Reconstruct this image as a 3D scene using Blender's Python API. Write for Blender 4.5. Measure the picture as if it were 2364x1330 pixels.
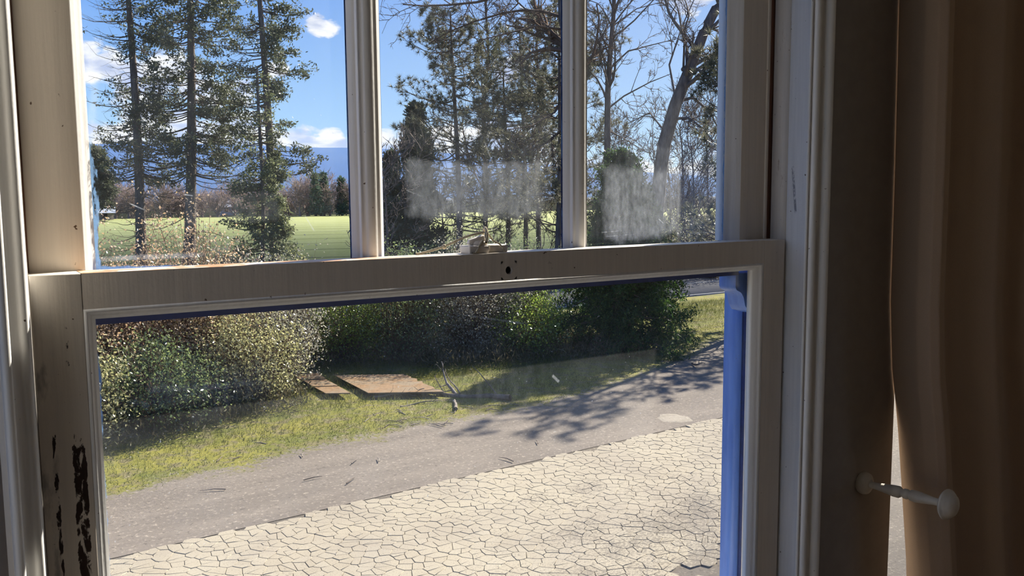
import bpy, bmesh, math, random
import numpy as np
from mathutils import Vector, Matrix

for o in list(bpy.data.objects):
    bpy.data.objects.remove(o)
sc = bpy.context.scene
C = sc.collection
rng = np.random.default_rng(7)
random.seed(7)

# ---------------------------------------------------------------- camera
PW, PH, FPX = 2364.0, 1330.0, 2000.0
YAW, PITCH, ROLL = 0.568833, 0.104690, -0.007499
EYE = 4.6                                   # eye height above the yard, upper floor room
cy, sy, cp, sp = math.cos(YAW), math.sin(YAW), math.cos(PITCH), math.sin(PITCH)
FW = np.array([sy * cp, cy * cp, -sp])
RT0 = np.array([cy, -sy, 0.0])
UP0 = np.cross(RT0, FW)
RT = math.cos(ROLL) * RT0 + math.sin(ROLL) * UP0
UP = -math.sin(ROLL) * RT0 + math.cos(ROLL) * UP0
CAM = np.array([0.0, 0.0, EYE])
cam_d = bpy.data.cameras.new('camera')
cam = bpy.data.objects.new('camera', cam_d)
C.objects.link(cam)
M = Matrix(((RT[0], UP[0], -FW[0], 0), (RT[1], UP[1], -FW[1], 0), (RT[2], UP[2], -FW[2], EYE), (0, 0, 0, 1)))
cam.matrix_world = M
cam_d.sensor_fit = 'HORIZONTAL'
cam_d.sensor_width = 36.0
cam_d.lens = FPX * 36.0 / PW
cam_d.clip_start = 0.02
cam_d.clip_end = 30000
sc.camera = cam


def ray(u, v):
    return FW + RT * ((u - PW / 2) / FPX) - UP * ((v - PH / 2) / FPX)


def on_ground(u, v, z=0.0):                  # point of the yard seen at a photo position
    d = ray(u, v)
    return CAM + d * ((z - EYE) / d[2])


def at_y(u, v, y):                           # point in the vertical plane Y = y
    d = ray(u, v)
    return CAM + d * (y / d[1])


def at_dist(u, v, dist):                     # point at a horizontal distance
    d = ray(u, v)
    return CAM + d * (dist / math.hypot(d[0], d[1]))


def az_el(u, v):
    d = ray(u, v)
    return math.degrees(math.atan2(d[0], d[1])), math.degrees(math.atan2(d[2], math.hypot(d[0], d[1])))


# ---------------------------------------------------------------- node helper
class NT:
    def __init__(self, tree):
        self.t = tree
        self.n = tree.nodes
        self.l = tree.links

    def node(self, kind, **kw):
        nd = self.n.new(kind)
        for k, v in kw.items():
            setattr(nd, k, v)
        return nd

    def put(self, sock, v):
        if v is None:
            return
        if hasattr(v, 'is_output') or isinstance(v, bpy.types.NodeSocket):
            self.l.new(v, sock)
        else:
            sock.default_value = v

    def math(self, op, a, b=None, c=None, clamp=False):
        nd = self.node('ShaderNodeMath', operation=op, use_clamp=clamp)
        self.put(nd.inputs[0], a)
        self.put(nd.inputs[1], b)
        if c is not None:
            self.put(nd.inputs[2], c)
        return nd.outputs[0]

    def vmath(self, op, a, b=None):
        nd = self.node('ShaderNodeVectorMath', operation=op)
        self.put(nd.inputs[0], a)
        if b is not None:
            self.put(nd.inputs[1], b)
        return nd.outputs['Value'] if op in ('DISTANCE', 'LENGTH', 'DOT_PRODUCT') else nd.outputs[0]

    def rng(self, v, a, b, c=0.0, d=1.0, smooth=True):
        nd = self.node('ShaderNodeMapRange', interpolation_type='SMOOTHSTEP' if smooth else 'LINEAR')
        self.put(nd.inputs[0], v)
        for i, x in enumerate((a, b, c, d)):
            self.put(nd.inputs[i + 1], x)
        return nd.outputs[0]

    def noise(self, vec, scale=5.0, detail=4.0, rough=0.5, dist=0.0):
        nd = self.node('ShaderNodeTexNoise')
        if vec is not None:
            self.l.new(vec, nd.inputs['Vector'])
        nd.inputs['Scale'].default_value = scale
        nd.inputs['Detail'].default_value = detail
        nd.inputs['Roughness'].default_value = rough
        nd.inputs['Distortion'].default_value = dist
        return nd.outputs['Fac']

    def mapping(self, vec, scale=(1, 1, 1), loc=(0, 0, 0), rot=(0, 0, 0)):
        nd = self.node('ShaderNodeMapping')
        self.l.new(vec, nd.inputs[0])
        nd.inputs['Location'].default_value = loc
        nd.inputs['Rotation'].default_value = rot
        nd.inputs['Scale'].default_value = scale
        return nd.outputs[0]

    def mix(self, f, a, b):
        nd = self.node('ShaderNodeMix', data_type='RGBA')
        self.put(nd.inputs[0], f)
        self.put(nd.inputs[6], a if not isinstance(a, tuple) else (*a[:3], 1))
        self.put(nd.inputs[7], b if not isinstance(b, tuple) else (*b[:3], 1))
        return nd.outputs[2]

    def sep(self, vec):
        nd = self.node('ShaderNodeSeparateXYZ')
        self.l.new(vec, nd.inputs[0])
        return nd.outputs

    def comb(self, x, y, z=0.0):
        nd = self.node('ShaderNodeCombineXYZ')
        self.put(nd.inputs[0], x)
        self.put(nd.inputs[1], y)
        self.put(nd.inputs[2], z)
        return nd.outputs[0]


def lin(r, g, b):
    f = lambda c: (c / 255 / 12.92) if c / 255 <= 0.04045 else ((c / 255 + 0.055) / 1.055) ** 2.4
    return (f(r), f(g), f(b))


# ---------------------------------------------------------------- world: blue sky with fair weather clouds
world = bpy.data.worlds.new('sky')
sc.world = world
world.use_nodes = True
world.node_tree.nodes.clear()
w = NT(world.node_tree)
tc = w.node('ShaderNodeTexCoord').outputs['Generated']
nrm = w.vmath('NORMALIZE', tc)
x, y, z = w.sep(nrm)
RAD = 57.29578
az = w.math('MULTIPLY', w.math('ARCTAN2', x, y), RAD)
el = w.math('MULTIPLY', w.math('ARCSINE', z), RAD)
ramp = w.node('ShaderNodeValToRGB')
w.l.new(w.math('DIVIDE', w.math('MAXIMUM', el, 0.0), 90.0), ramp.inputs[0])
cr = ramp.color_ramp
cr.elements[0].position = 0.0
cr.elements[0].color = (0.56, 0.76, 0.96, 1)
cr.elements[1].position = 1.0
cr.elements[1].color = (0.05, 0.14, 0.50, 1)
for p_, c_ in ((0.05, (0.36, 0.60, 0.93)), (0.14, (0.145, 0.355, 0.86)), (0.35, (0.09, 0.24, 0.68))):
    e_ = cr.elements.new(p_)
    e_.color = (*c_, 1)
pt = w.comb(az, w.math('MULTIPLY', el, 1.5), 0.0)
blobs = [(230, 150, 2.2), (205, 125, 1.4), (330, 190, 2.6), (400, 165, 2.4), (470, 215, 1.8), (555, 212, 1.6), (640, 160, 1.0),
         (225, 330, 2.4), (330, 305, 2.6), (380, 285, 2.4), (480, 320, 2.6), (560, 300, 2.2), (600, 320, 2.0), (690, 325, 1.8), (765, 330, 1.5),
         (885, 333, 1.8), (960, 325, 2.0), (1050, 330, 2.2), (1180, 160, 1.4), (1150, 310, 2.0),
         (1590, -6, 2.0), (1250, 330, 2.0), (1700, 150, 1.2)]
acc = None
for (u, v, r_) in blobs:
    a_, e_ = az_el(u, v)
    d_ = w.vmath('DISTANCE', pt, (a_, e_ * 1.5, 0))
    m_ = w.rng(d_, r_ * 1.5, 0.0)
    acc = m_ if acc is None else w.math('MAXIMUM', acc, m_)
a_, e_ = az_el(738, 60)                      # one small torn cloud
d_ = w.vmath('DISTANCE', w.comb(az, w.math('MULTIPLY', el, 1.7)), (a_, e_ * 1.7, 0))
wisp = w.math('MULTIPLY', w.rng(d_, 2.1, 0.0), 0.82)
acc = w.math('MAXIMUM', acc, wisp)
band = w.math('MULTIPLY', w.rng(el, 4.4, 1.5), 0.62)   # low bank of cloud all round the horizon
acc = w.math('MAXIMUM', acc, band)
high = w.math('MULTIPLY', w.rng(w.noise(w.mapping(nrm, (2.2, 2.2, 4.0)), 1.6, 3, 0.55), 0.55, 0.75),
              w.math('MULTIPLY', w.rng(el, 14, 24), 0.75))   # scattered cumulus over the rest of the sky
acc = w.math('MAXIMUM', acc, high)
n1 = w.noise(w.comb(w.math('MULTIPLY', az, 0.55), w.math('MULTIPLY', el, 1.0)), 1.0, 7, 0.58, 0.3)
dens = w.rng(w.math('ADD', w.math('MULTIPLY', acc, 1.40), w.math('MULTIPLY', w.math('SUBTRACT', n1, 0.5), 2.3)), 0.50, 0.95)
n2 = w.noise(w.comb(w.math('MULTIPLY', az, 0.3), w.math('MULTIPLY', el, 0.8), 5.0), 1.0, 4, 0.5)
ccol = w.mix(w.rng(n2, 0.38, 0.60), lin(188, 198, 222), (1.08, 1.08, 1.08))
sdv = (math.sin(math.radians(66)) * math.cos(math.radians(37)), math.cos(math.radians(66)) * math.cos(math.radians(37)), math.sin(math.radians(37)))
glow = w.math('MULTIPLY', w.rng(w.vmath('DOT_PRODUCT', nrm, sdv), 0.55, 1.0, smooth=False), 0.45)   # the sky pales towards the sun
skyb = w.mix(glow, ramp.outputs[0], (0.80, 0.90, 1.0))
skyc = w.mix(w.math('MULTIPLY', dens, 0.96), skyb, ccol)
bg = w.node('ShaderNodeBackground')
w.l.new(skyc, bg.inputs[0])
bg.inputs[1].default_value = 1.0
w.l.new(bg.outputs[0], w.node('ShaderNodeOutputWorld').inputs[0])

# ---------------------------------------------------------------- sun
SUN_AZ, SUN_EL = math.radians(66), math.radians(37)
sd = Vector((math.sin(SUN_AZ) * math.cos(SUN_EL), math.cos(SUN_AZ) * math.cos(SUN_EL), math.sin(SUN_EL)))
sun_d = bpy.data.lights.new('sun', 'SUN')
sun_d.energy = 13.5
sun_d.color = (1.0, 0.93, 0.82)
sun_d.angle = math.radians(0.55)
sun = bpy.data.objects.new('sun', sun_d)
C.objects.link(sun)
sun.rotation_euler = sd.to_track_quat('Z', 'Y').to_euler()
sun.location = (30, 20, 40)

sc.view_settings.view_transform = 'Standard'
sc.view_settings.look = 'None'
sc.view_settings.exposure = 0.0
sc.view_settings.gamma = 1.0
sc.view_settings.use_curve_mapping = False
sc.cycles.max_bounces = 10
sc.cycles.diffuse_bounces = 6
sc.cycles.transparent_max_bounces = 24
sc.cycles.sample_clamp_indirect = 6.0
sc.cycles.caustics_reflective = False
sc.cycles.caustics_refractive = False


# ---------------------------------------------------------------- materials
def new_mat(name):
    m = bpy.data.materials.new(name)
    m.use_nodes = True
    m.node_tree.nodes.clear()
    return m, NT(m.node_tree)


def principled(t, col, rough=0.6, spec=0.4, bump=None, bdist=0.002, bstr=0.5):
    p = t.node('ShaderNodeBsdfPrincipled')
    t.put(p.inputs['Base Color'], (*col[:3], 1) if isinstance(col, tuple) else col)
    t.put(p.inputs['Roughness'], rough)
    p.inputs['Specular IOR Level'].default_value = spec
    if bump is not None:
        b = t.node('ShaderNodeBump')
        b.inputs['Distance'].default_value = bdist
        b.inputs['Strength'].default_value = bstr
        t.l.new(bump, b.inputs['Height'])
        t.l.new(b.outputs[0], p.inputs['Normal'])
    return p


def finish(t, shader):
    t.l.new(shader, t.node('ShaderNodeOutputMaterial').inputs[0])


def coords(t, kind='Object'):
    return t.node('ShaderNodeTexCoord').outputs[kind]


def geo_pos(t):
    return t.node('ShaderNodeNewGeometry').outputs['Position']


def noisy(name, c1, c2, scale=6.0, rough=0.7, spec=0.3, detail=5, bump=0.0, stretch=(1, 1, 1), bdist=0.003):
    m, t = new_mat(name)
    v = t.mapping(geo_pos(t), stretch)
    n = t.noise(v, scale, detail, 0.6)
    p = principled(t, t.mix(t.rng(n, 0.3, 0.7), c1, c2), rough, spec, n if bump else None, bdist, bump)
    finish(t, p.outputs[0])
    return m


def leafy(name, c1, c2, scale=1.5, rough=0.5, spec=0.3, trans=0.35, c3=None):
    """Foliage: colour varies from clump to clump and from leaf to leaf, light shines through."""
    m, t = new_mat(name)
    v = geo_pos(t)
    n = t.noise(v, scale, 4, 0.65)
    col = t.mix(t.rng(n, 0.35, 0.65), c1, c2)
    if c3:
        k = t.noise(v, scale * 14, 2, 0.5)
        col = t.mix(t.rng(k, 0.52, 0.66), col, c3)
    p = principled(t, col, rough, spec)
    tr = t.node('ShaderNodeBsdfTranslucent')
    t.l.new(col, tr.inputs[0])
    mx = t.node('ShaderNodeMixShader')
    mx.inputs[0].default_value = trans
    t.l.new(p.outputs[0], mx.inputs[1])
    t.l.new(tr.outputs[0], mx.inputs[2])
    finish(t, mx.outputs[0])
    return m


def paint_mat(name, base, chips=None, rough=0.42, wear=None, extra=None):
    """Old brushed paint: brush streaks, small chips; wear = list of masks adding other colours."""
    m, t = new_mat(name)
    v = geo_pos(t)
    br = t.noise(t.mapping(v, (30, 30, 30)), 6, 5, 0.6)
    streak = t.noise(t.mapping(v, (160, 160, 7)), 1.0, 4, 0.6)
    col = t.mix(t.rng(streak, 0.25, 0.75), tuple(c * 0.90 for c in base), base)
    sp_ = t.noise(v, 130, 2, 0.5)
    col = t.mix(t.rng(sp_, 0.74, 0.78), col, lin(92, 74, 58))
    if extra:
        col = extra(t, v, col)
    p = principled(t, col, rough, 0.4, t.math('ADD', streak, t.math('MULTIPLY', br, 0.5)), 0.0006, 0.6)
    finish(t, p.outputs[0])
    return m


def zone(t, s, lo, hi, soft):
    a = t.rng(s, lo - soft, lo + soft)
    b = t.rng(s, hi + soft, hi - soft)
    return t.math('MULTIPLY', a, b)


def weathered(t, v, col):
    """Lower-sash stile: two ragged columns where the paint has gone black, and grey scuffs near the rail."""
    X, Y, Z = t.sep(v)
    Zr = t.math('SUBTRACT', Z, EYE)
    n = t.noise(t.mapping(v, (130, 60, 48)), 1.0, 6, 0.62, 0.6)
    big = t.noise(t.mapping(v, (30, 30, 22)), 1.0, 2, 0.5)
    c1 = t.math('MULTIPLY', zone(t, X, 0.0648, 0.0715, 0.0022), t.rng(Zr, -0.185, -0.245))
    c2 = t.math('MULTIPLY', zone(t, X, 0.0815, 0.0975, 0.0035), t.rng(Zr, -0.15, -0.27))
    c3 = t.math('MULTIPLY', zone(t, X, 0.0805, 0.0880, 0.0025), t.math('MULTIPLY', zone(t, Zr, -0.190, -0.118, 0.008), 0.90))
    mk = t.math('MAXIMUM', t.math('MAXIMUM', c1, c2), c3)
    s = t.math('ADD', t.math('MULTIPLY', mk, 0.47), t.math('ADD', t.math('MULTIPLY', n, 0.60), t.math('MULTIPLY', big, 0.30)))
    black = t.math('MULTIPLY', t.rng(s, 0.885, 0.925), t.rng(mk, 0.05, 0.25))
    pat = t.mix(t.noise(t.mapping(v, (300, 300, 160)), 1, 3, 0.6), lin(20, 16, 15), lin(70, 50, 44))
    grey = t.math('MULTIPLY', zone(t, X, 0.05, 0.0715, 0.004), t.math('MULTIPLY', t.rng(t.noise(t.mapping(v, (90, 30, 26)), 1, 4, .6), 0.46, 0.70), t.rng(Zr, -0.10, -0.16)))
    col = t.mix(t.math('MULTIPLY', grey, 0.6), col, lin(96, 94, 92))
    return t.mix(black, col, pat)


def railtop(t, v, col):
    """Meeting rail: bare wood where the paint has flaked off the top edge, dark scuffs on the face."""
    X, Y, Z = t.sep(v)
    nz = t.node('ShaderNodeNewGeometry').outputs['Normal']
    up = t.sep(nz)[2]
    n = t.noise(t.mapping(v, (34, 60, 60)), 1, 5, 0.65)
    bare = t.math('MULTIPLY', t.rng(up, 0.5, 0.8), t.math('MULTIPLY', t.rng(n, 0.42, 0.50), t.rng(X, 0.55, 0.35)))
    col = t.mix(bare, col, lin(196, 148, 104))
    k = t.noise(t.mapping(v, (40, 40, 120), (3, 0, 0)), 1, 5, 0.65)
    return t.mix(t.math('MULTIPLY', t.rng(k, 0.66, 0.74), 0.55), col, lin(74, 68, 64))


def jamb_wear(t, v, col):
    X, Y, Z = t.sep(v)
    n = t.noise(t.mapping(v, (60, 60, 14)), 1, 5, 0.65)
    return t.mix(t.math('MULTIPLY', t.rng(n, 0.62, 0.72), 0.8), col, lin(112, 82, 62))


CREAM = lin(226, 217, 204)
WHITE = lin(236, 234, 230)
M_sash = paint_mat('old_cream_paint', CREAM, extra=weathered)
M_rail = paint_mat('flaking_cream_paint', CREAM, extra=railtop)
M_upper = paint_mat('cream_paint', CREAM)
CHIP = at_y(1834, 543, 0.9475)
SC0, SC1 = at_y(1838, 385, 0.943), at_y(1849, 490, 0.935)


def trim_wear(t, v, col):
    n = t.noise(t.mapping(v, (200, 200, 90)), 1, 4, 0.6)
    d = t.vmath('DISTANCE', t.mapping(v, (1, 1, 0.42), (0, 0, CHIP[2] * 0.58)), tuple(float(q) for q in CHIP))
    col = t.mix(t.rng(t.math('ADD', d, t.math('MULTIPLY', n, 0.002)), 0.0050, 0.0042), col, lin(170, 112, 64))
    X, Y, Zc = t.sep(v)
    k = t.rng(Zc, float(SC1[2]), float(SC0[2]), 0.0, 1.0, False)
    yc = t.math('ADD', float(SC1[1]), t.math('MULTIPLY', k, float(SC0[1] - SC1[1])))
    dy = t.math('ABSOLUTE', t.math('SUBTRACT', Y, yc))
    sc_ = t.math('MULTIPLY', t.math('MULTIPLY', t.rng(dy, 0.0032, 0.0012), zone(t, Zc, float(SC1[2]), float(SC0[2]), 0.003)), t.math('MULTIPLY', t.rng(X, 1.10, 1.12), t.rng(n, 0.40, 0.52)))
    return t.mix(sc_, col, lin(150, 148, 150))


M_white = paint_mat('white_trim_paint', WHITE, extra=trim_wear)
M_jamb = paint_mat('worn_jamb_paint', lin(214, 208, 200), extra=jamb_wear)
M_brown = noisy('bare_brown_wood', lin(92, 56, 38), lin(62, 40, 30), 60, 0.7, 0.3, stretch=(1, 1, 0.1))
M_wall = noisy('taupe_wall_paint', lin(164, 156, 148), lin(170, 162, 154), 40, 0.75, 0.25, bump=0.2, bdist=0.001)
M_roomwall = noisy('pale_room_paint', lin(226, 222, 214), lin(220, 216, 208), 30, 0.8, 0.2)
M_floor = noisy('honey_wood_floor', lin(178, 156, 132), lin(158, 136, 114), 6, 0.45, 0.4, stretch=(1, 8, 1))
M_dark = noisy('dark_hole', lin(30, 22, 18), lin(20, 15, 12), 80, 0.9, 0.1)


def blue_mat():
    m, t = new_mat('blue_exterior_paint')
    v = geo_pos(t)
    n = t.noise(t.mapping(v, (60, 60, 8)), 1, 4, 0.6)
    col = t.mix(t.rng(n, 0.35, 0.65), lin(96, 136, 212), lin(112, 152, 224))
    finish(t, principled(t, col, 0.35, 0.5).outputs[0])
    return m


M_blue = blue_mat()
M_blue_shaded = noisy('shaded_blue_paint', lin(44, 60, 128), lin(54, 74, 150), 60, 0.5, 0.3)  # exterior blue darkened in the colour for the shaded outer rail
M_navy = noisy('dark_blue_putty_and_shade', lin(30, 40, 84), lin(40, 56, 112), 60, 0.6, 0.3)


# ---------------------------------------------------------------- object helpers
def tag(o, label=None, cat=None, group=None, kind=None):
    if label:
        o['label'] = label
    if cat:
        o['category'] = cat
    if group:
        o['group'] = group
    if kind:
        o['kind'] = kind
    return o


def empty(name, loc=(0, 0, 0)):
    o = bpy.data.objects.new(name, None)
    o.location = tuple(float(q) for q in loc)
    o.empty_display_size = 0.1
    C.objects.link(o)
    return o


def link(name, me, mat, parent=None, smooth=False):
    o = bpy.data.objects.new(name, me)
    C.objects.link(o)
    if mat:
        me.materials.clear()
        me.materials.append(mat)
    if smooth:
        me.polygons.foreach_set('use_smooth', [True] * len(me.polygons))
    if parent is not None:
        o.parent = parent
        bx_, by_, bz_ = world_loc(parent)
        o.location = (-bx_, -by_, -bz_)      # mesh data is in scene coordinates
    return o


def world_loc(o):
    x_, y_, z_ = o.location
    while o.parent is not None:
        o = o.parent
        x_ += o.location[0]
        y_ += o.location[1]
        z_ += o.location[2]
    return x_, y_, z_


class MB:
    """Collects batches of vertices and faces into one mesh."""
    def __init__(self):
        self.V, self.L, self.S, self.n = [], [], [], 0

    def add(self, V, F):
        V = np.asarray(V, float).reshape(-1, 3)
        F = np.asarray(F, int)
        self.V.append(V)
        self.L.append((F + self.n).reshape(-1))
        self.S.append(np.full(F.shape[0], F.shape[1]))
        self.n += len(V)

    def poly(self, V):
        V = np.asarray(V, float)
        self.add(V, [list(range(len(V)))])

    def box(self, x0, x1, y0, y1, z0, z1):
        V = [(a, b, c) for c in (z0, z1) for b in (y0, y1) for a in (x0, x1)]
        self.add(V, [(0, 2, 3, 1), (4, 5, 7, 6), (0, 1, 5, 4), (2, 6, 7, 3), (0, 4, 6, 2), (1, 3, 7, 5)])

    def prism(self, prof, a0, a1, axis='z'):
        """A closed 2D profile extruded along an axis. z: profile (x, y); x: profile (y, z)."""
        k = len(prof)
        if axis == 'z':
            V = [(p, q, a0) for p, q in prof] + [(p, q, a1) for p, q in prof]
        elif axis == 'x':
            V = [(a0, p, q) for p, q in prof] + [(a1, p, q) for p, q in prof]
        else:
            V = [(p, a0, q) for p, q in prof] + [(p, a1, q) for p, q in prof]
        self.add(V, [(i, (i + 1) % k, k + (i + 1) % k, k + i) for i in range(k)])
        self.poly(V[:k][::-1])
        self.poly(V[k:])

    def lathe(self, prof, origin, axis, segs=20):
        """prof: (distance along axis, radius)."""
        axis = np.array(axis, float)
        axis /= np.linalg.norm(axis)
        a = np.cross(axis, (0.3, 0.2, 0.93))
        a /= np.linalg.norm(a)
        b = np.cross(axis, a)
        th = np.linspace(0, 2 * math.pi, segs, endpoint=False)
        ring = np.cos(th)[:, None] * a + np.sin(th)[:, None] * b
        V = np.concatenate([np.array(origin) + axis * h + ring * r for h, r in prof])
        k = len(prof)
        F = [(i * segs + j, i * segs + (j + 1) % segs, (i + 1) * segs + (j + 1) % segs, (i + 1) * segs + j) for i in range(k - 1) for j in range(segs)]
        self.add(V, F)
        self.poly(V[:segs][::-1])
        self.poly(V[-segs:])

    def tubes(self, P, R, k=4):
        """Batch of tubes. P (B,n,3), R (B,n)."""
        P = np.asarray(P, float)
        R = np.asarray(R, float)
        if P.ndim == 2:
            P, R = P[None], R[None]
        B, n, _ = P.shape
        T = np.gradient(P, axis=1)
        T /= np.linalg.norm(T, axis=2, keepdims=True) + 1e-9
        ref = np.where(np.abs(T[..., 2:3]) > 0.9, np.array([1.0, 0, 0]), np.array([0, 0, 1.0]))
        a = np.cross(T, ref)
        a /= np.linalg.norm(a, axis=2, keepdims=True) + 1e-9
        b = np.cross(T, a)
        th = np.linspace(0, 2 * math.pi, k, endpoint=False)
        V = P[:, :, None, :] + R[:, :, None, None] * (np.cos(th)[None, None, :, None] * a[:, :, None, :] + np.sin(th)[None, None, :, None] * b[:, :, None, :])
        i = np.arange(n - 1)[:, None] * k
        j = np.arange(k)[None, :]
        j2 = (j + 1) % k
        q = np.stack([i + j, i + j2, i + k + j2, i + k + j], -1).reshape(-1, 4)
        F = (q[None] + (np.arange(B) * n * k)[:, None, None]).reshape(-1, 4)
        self.add(V.reshape(-1, 3), F)

    def leaves(self, P, L, Wd, r, flat=0.0, up=None, tri=False):
        """A small leaf at every point of P with a random turn; flat > 0 leans them level, up biases their long axis."""
        N = len(P)
        d = r.normal(size=(N, 3))
        if up is not None:
            d = d + np.asarray(up)
        d /= np.linalg.norm(d, axis=1, keepdims=True)
        nn = r.normal(size=(N, 3))
        nn[:, 2] += flat * np.sign(r.normal(size=N))
        s = np.cross(d, nn)
        s /= np.linalg.norm(s, axis=1, keepdims=True) + 1e-9
        L = (L * r.uniform(0.6, 1.3, N))[:, None]
        Wd = (Wd * r.uniform(0.6, 1.3, N))[:, None]
        if tri:
            V = np.stack([P - s * Wd / 2, P + s * Wd / 2, P + d * L], 1)
            F = np.arange(N * 3).reshape(-1, 3)
        else:
            V = np.stack([P, P + d * L * 0.5 + s * Wd / 2, P + d * L, P + d * L * 0.5 - s * Wd / 2], 1)
            F = np.arange(N * 4).reshape(-1, 4)
        self.add(V.reshape(-1, 3), F)

    def mesh(self, name):
        me = bpy.data.meshes.new(name)
        V = np.concatenate(self.V)
        Lp = np.concatenate(self.L)
        S = np.concatenate(self.S)
        me.vertices.add(len(V))
        me.vertices.foreach_set('co', V.astype(np.float32).ravel())
        me.loops.add(len(Lp))
        me.loops.foreach_set('vertex_index', Lp.astype(np.int32))
        me.polygons.add(len(S))
        me.polygons.foreach_set('loop_start', (np.cumsum(S) - S).astype(np.int32))
        me.update(calc_edges=True)
        me.validate()
        return me

    def build(self, name, mat, parent=None, smooth=False):
        o = link(name, self.mesh(name), mat, parent, smooth)
        if name in ('branches', 'foliage', 'needles', 'seed_pods', 'stems', 'twigs'):
            o['kind'] = 'stuff'              # too fine to pick apart singly
        return o


def bevel(o, wdt=0.002, seg=2):
    md = o.modifiers.new('bevel', 'BEVEL')
    md.width = wdt
    md.segments = seg
    md.limit_method = 'ANGLE'
    return o


Z = lambda dz: EYE + dz                     # heights of the window are given from eye level

# ================================================================ the room
FLOOR_Z, CEIL_Z = 3.05, 5.75
LEFTX = -0.55
YW = 0.955                                  # room face of the window wall
YX = 1.10                                   # its outer face
SILL, HEAD = Z(-0.80), Z(0.86)
SILL2 = FLOOR_Z + 0.12                     # the second one reaches nearly to the floor
OX0, OX1 = 0.022, 1.165                     # rough opening of the first window
PX0, PX1 = 1.4575, 2.30                     # opening of the second window


def wall_piece(mb, x0, x1, z0, z1):
    mb.box(x0, x1, YW, YX, z0, z1)


mb = MB()
wall_piece(mb, LEFTX, OX0, 0.0, CEIL_Z)
wall_piece(mb, OX1, PX0, 0.0, CEIL_Z)
wall_piece(mb, PX1, 3.2, 0.0, CEIL_Z)
for a, b in ((OX0, OX1), (PX0, PX1)):
    wall_piece(mb, a, b, 0.0, SILL if a == OX0 else SILL2)
    wall_piece(mb, a, b, HEAD, CEIL_Z)
tag(mb.build('wall_front', M_wall), 'taupe painted wall around the window', kind='structure')
for nm, bx_ in (('floor', (LEFTX - 0.1, 3.3, -3.5, YX - 0.02, FLOOR_Z - 0.1, FLOOR_Z)), ('ceiling', (LEFTX - 0.1, 3.3, -3.5, YX, CEIL_Z, CEIL_Z + 0.1))):
    mb = MB()
    mb.box(*bx_)
    tag(mb.build(nm, M_floor if nm == 'floor' else M_roomwall), kind='structure')
mb = MB()                                   # side wall; unseen opening towards the sun added to light the room
for a, b in ((-3.4, -1.1), (-0.5, YX)):
    mb.box(3.2, 3.3, a, b, FLOOR_Z, CEIL_Z)
mb.box(3.2, 3.3, -1.1, -0.5, FLOOR_Z, FLOOR_Z + 1.1)
mb.box(3.2, 3.3, -1.1, -0.5, FLOOR_Z + 1.9, CEIL_Z)
tag(mb.build('wall_right', M_roomwall), kind='structure')
mb = MB()                                   # near side wall catches the window sun; unseen opening added to light the room
mb.box(LEFTX - 0.1, LEFTX, -3.4, YX, FLOOR_Z, FLOOR_Z + 1.3)
mb.box(LEFTX - 0.1, LEFTX, -3.4, 0.35, FLOOR_Z + 1.3, CEIL_Z)
mb.box(LEFTX - 0.1, LEFTX, 0.90, YX, FLOOR_Z + 1.3, CEIL_Z)
mb.box(LEFTX - 0.1, LEFTX, 0.35, 0.90, CEIL_Z - 0.10, CEIL_Z)
tag(mb.build('wall_left', M_roomwall), kind='structure')
mb = MB()
mb.box(LEFTX, 3.2, -3.5, -3.4, FLOOR_Z, CEIL_Z)
tag(mb.build('wall_back', M_roomwall), kind='structure')

# ---------------------------------------------------------------- first window: jambs and casing
win = tag(empty('window_1', (0.6, YW, SILL)), 'old double-hung window with cream painted sashes', kind='structure')
JR, JL = 1.142, 0.0535
Z0, Z1 = SILL + 0.02, HEAD - 0.02


def arc(cx, cy_, r, a0, a1, n=7):
    return [(cx + r * math.cos(math.radians(a0 + (a1 - a0) * i / (n - 1))), cy_ + r * math.sin(math.radians(a0 + (a1 - a0) * i / (n - 1)))) for i in range(n)]


# right casing: deep flat, rounded bead, flat, rounded outer bead
prof = [(JR, 0.985), (JR, 0.9165)] + arc(JR + 0.0035, 0.9165, 0.0035, 180, 270, 4) + [(JR + 0.0050, 0.9165)] \
    + arc(JR + 0.0120, 0.9120, 0.0062, 160, 330, 9) + [(JR + 0.0190, 0.9135), (JR + 0.0275, 0.9135)] \
    + arc(JR + 0.0372, 0.9085, 0.0085, 165, 360, 10) + [(JR + 0.0457, YW), (JR + 0.030, YW + 0.001), (JR + 0.020, 0.985)]
mb = MB()
mb.prism(prof, Z0 - 0.02, Z1 + 0.03)
mb.build('casing', M_white, win, False)
prof = [(JL, 0.985), (JL, 0.932), (JL - 0.0012, 0.928)] + arc(JL - 0.0058, 0.9262, 0.0045, 10, -150, 8) \
    + [(JL - 0.0115, 0.9235), (JL - 0.0190, 0.9175)] + arc(JL - 0.0225, 0.9110, 0.0042, 30, -180, 9) + [(JL - 0.0267, YW), (JL - 0.020, 0.985)]
mb = MB()
mb.prism(prof[::-1], Z0 - 0.02, Z1 + 0.03)
mb.build('casing', M_white, win, False)
mb = MB()                                   # right jamb: inner track, bare wood line
mb.box(JR, OX1, 0.985, 1.0, Z0, Z1)
mb.build('jamb', M_jamb, win)
mb = MB()
mb.box(JR - 0.0005, JR + 0.0205, 0.953, 0.985, Z0, Z1)
mb.build('inner_track', M_jamb, win)
mb = MB()
mb.box(OX0, 0.0552, 0.951, 0.985, Z0, Z1)
mb.build('inner_track', M_jamb, win)
mb = MB()
mb.box(OX0, JL, 0.985, 1.0, Z0, Z1)
mb.build('jamb', M_jamb, win)
for xa, xb in ((JR - 0.0065, JR), (JL, JL + 0.005)):
    mb = MB()
    mb.box(xa, xb, 0.9858, 0.9892, Z(-0.072), Z1)
    mb.build('parting_bead', M_brown, win)
mb = MB()
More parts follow.
